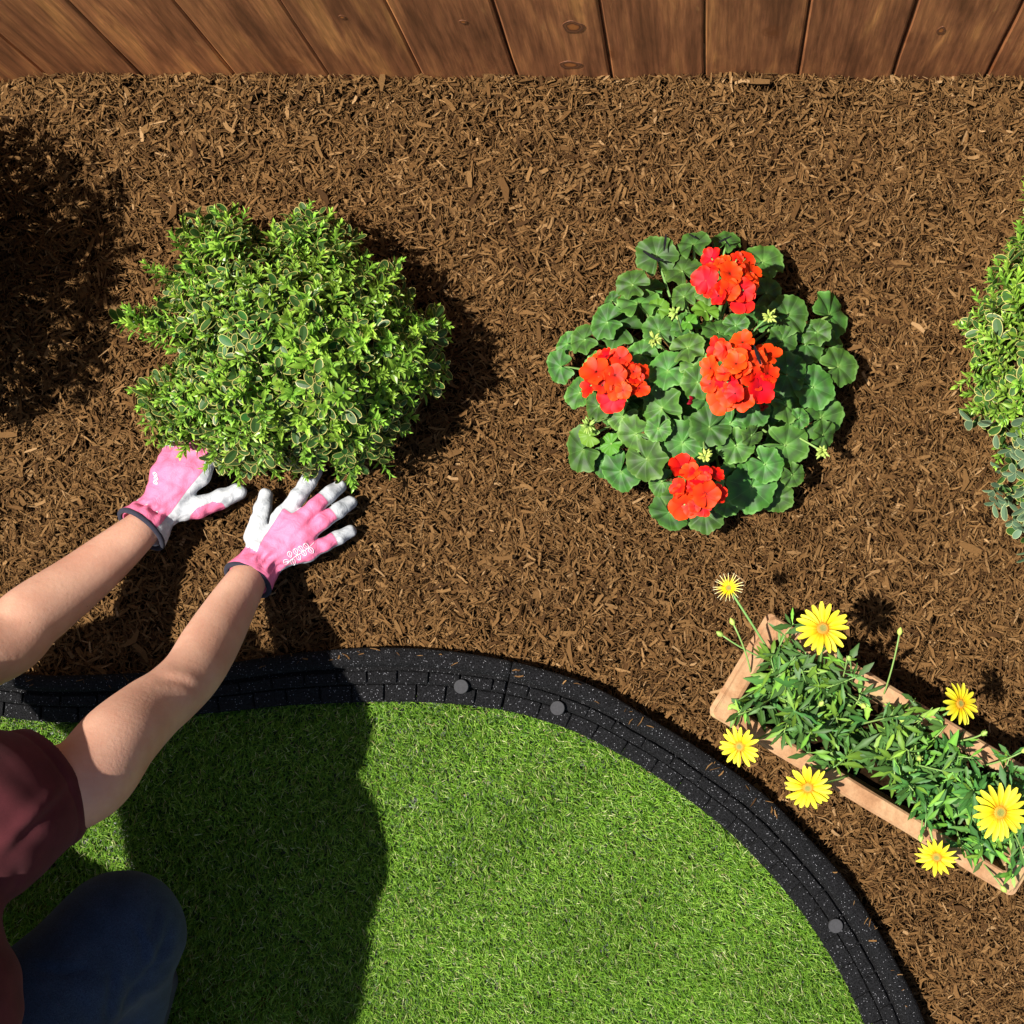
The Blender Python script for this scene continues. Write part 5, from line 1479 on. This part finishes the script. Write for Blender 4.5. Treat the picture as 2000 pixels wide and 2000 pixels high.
marks.append(('s', [(200 + x / 3.715, 820 + y / 3.715) for x, y in [(1340, 1035), (1370, 1012), (1400, 990), (1440, 966), (1480, 940), (1510, 915), (1535, 890)]]))
glove('right pink glove with white fingertips and a white embroidered leaf sprig', RF, rw, rcuff, (RE - RWr) / np.linalg.norm(RE - RWr) * .75 + A((0, 0, 0)) + A((-.39, -.66, 0)) * .35, .0330, white_R, marks) if False else None
def unit(v): return v / np.linalg.norm(v)
rax = unit(unit(A(P(409, 1259, .185)) - RWr) + unit(rcuff - rw) * .8)
glove('right pink glove with white fingertips and a white embroidered leaf sprig', RF, rw, rcuff, rax, .0330, white_R, marks)

# left hand
lw = gp(375, 690, .052); lcuff = A(P(276, 1034, .064))
LF = [
    ([gp(560, 640, .045), gp(690, 640, .042), gp(850, 578, .034), gp(985, 522, .026)], [.0165, .0155, .0145, .0125]),
    ([gp(700, 400, .055), gp(775, 275, .050), gp(830, 190, .038), gp(880, 110, .025)], [.0145, .0128, .0122, .0108]),
    ([gp(600, 375, .058), gp(690, 225, .054), gp(740, 130, .042), gp(785, 50, .028)], [.0140, .0124, .0120, .0106]),
    ([gp(510, 370, .056), gp(570, 240, .052), gp(610, 160, .040), gp(650, 80, .028)], [.0136, .0120, .0116, .0102]),
    ([gp(430, 395, .050), gp(468, 285, .045), gp(500, 215, .036), gp(530, 150, .026)], [.0132, .0112, .0108, .0096]),
]
def white_L(V, N, px, py, u):
    zx, zy = (px - 200) * 3.715, (py - 820) * 3.715
    D = []; T = []
    for pts, rad in LF: d, t = seg_param(V, pts); D.append(d - np.mean(rad)); T.append(t)
    D = np.array(D); T = np.array(T); k = D.argmin(0); t = T[k, np.arange(len(V))]; dist = D.min(0)
    w = np.maximum(-.5, (.30 - N[:, 2]) * .8)
    w = np.where((k >= 2) & (t > .15), np.maximum(w, (t - .66) * 4), w)
    ls = line_side(zx, zy, [(800, 150), (735, 320), (730, 370), (640, 480), (570, 570), (500, 670), (430, 745), (380, 800)])
    w = np.maximum(w, np.clip(ls / 40, -.5, .5))
    # pink patch on the far flank of the thumb
    lp = line_side(zx, zy, [(600, 780), (640, 690), (680, 640), (800, 592), (870, 600), (900, 640)])
    patch = np.clip(-lp / 40, -.5, .5) ; patch = np.where((zx > 600) & (zy > 560) & (zx < 905), patch, -.5)
    w = np.where(patch > 0, np.minimum(w, -patch), w)
    w = np.where((u > .10) & (ls < 0), -.45, w)
    return w * .9
lmarks = []
for (x, y, a) in [(385, 395, .6), (392, 425, .6), (388, 455, .6)]: lmarks += leaflet(x, y, 34, 22, a)
lax = unit(unit(A(P(145, 1148, .15)) - LWr) + unit(lcuff - lw) * .8)
glove('left pink glove with a white leather palm edge and thumb', LF, lw, lcuff, lax, .0365, white_L, lmarks)
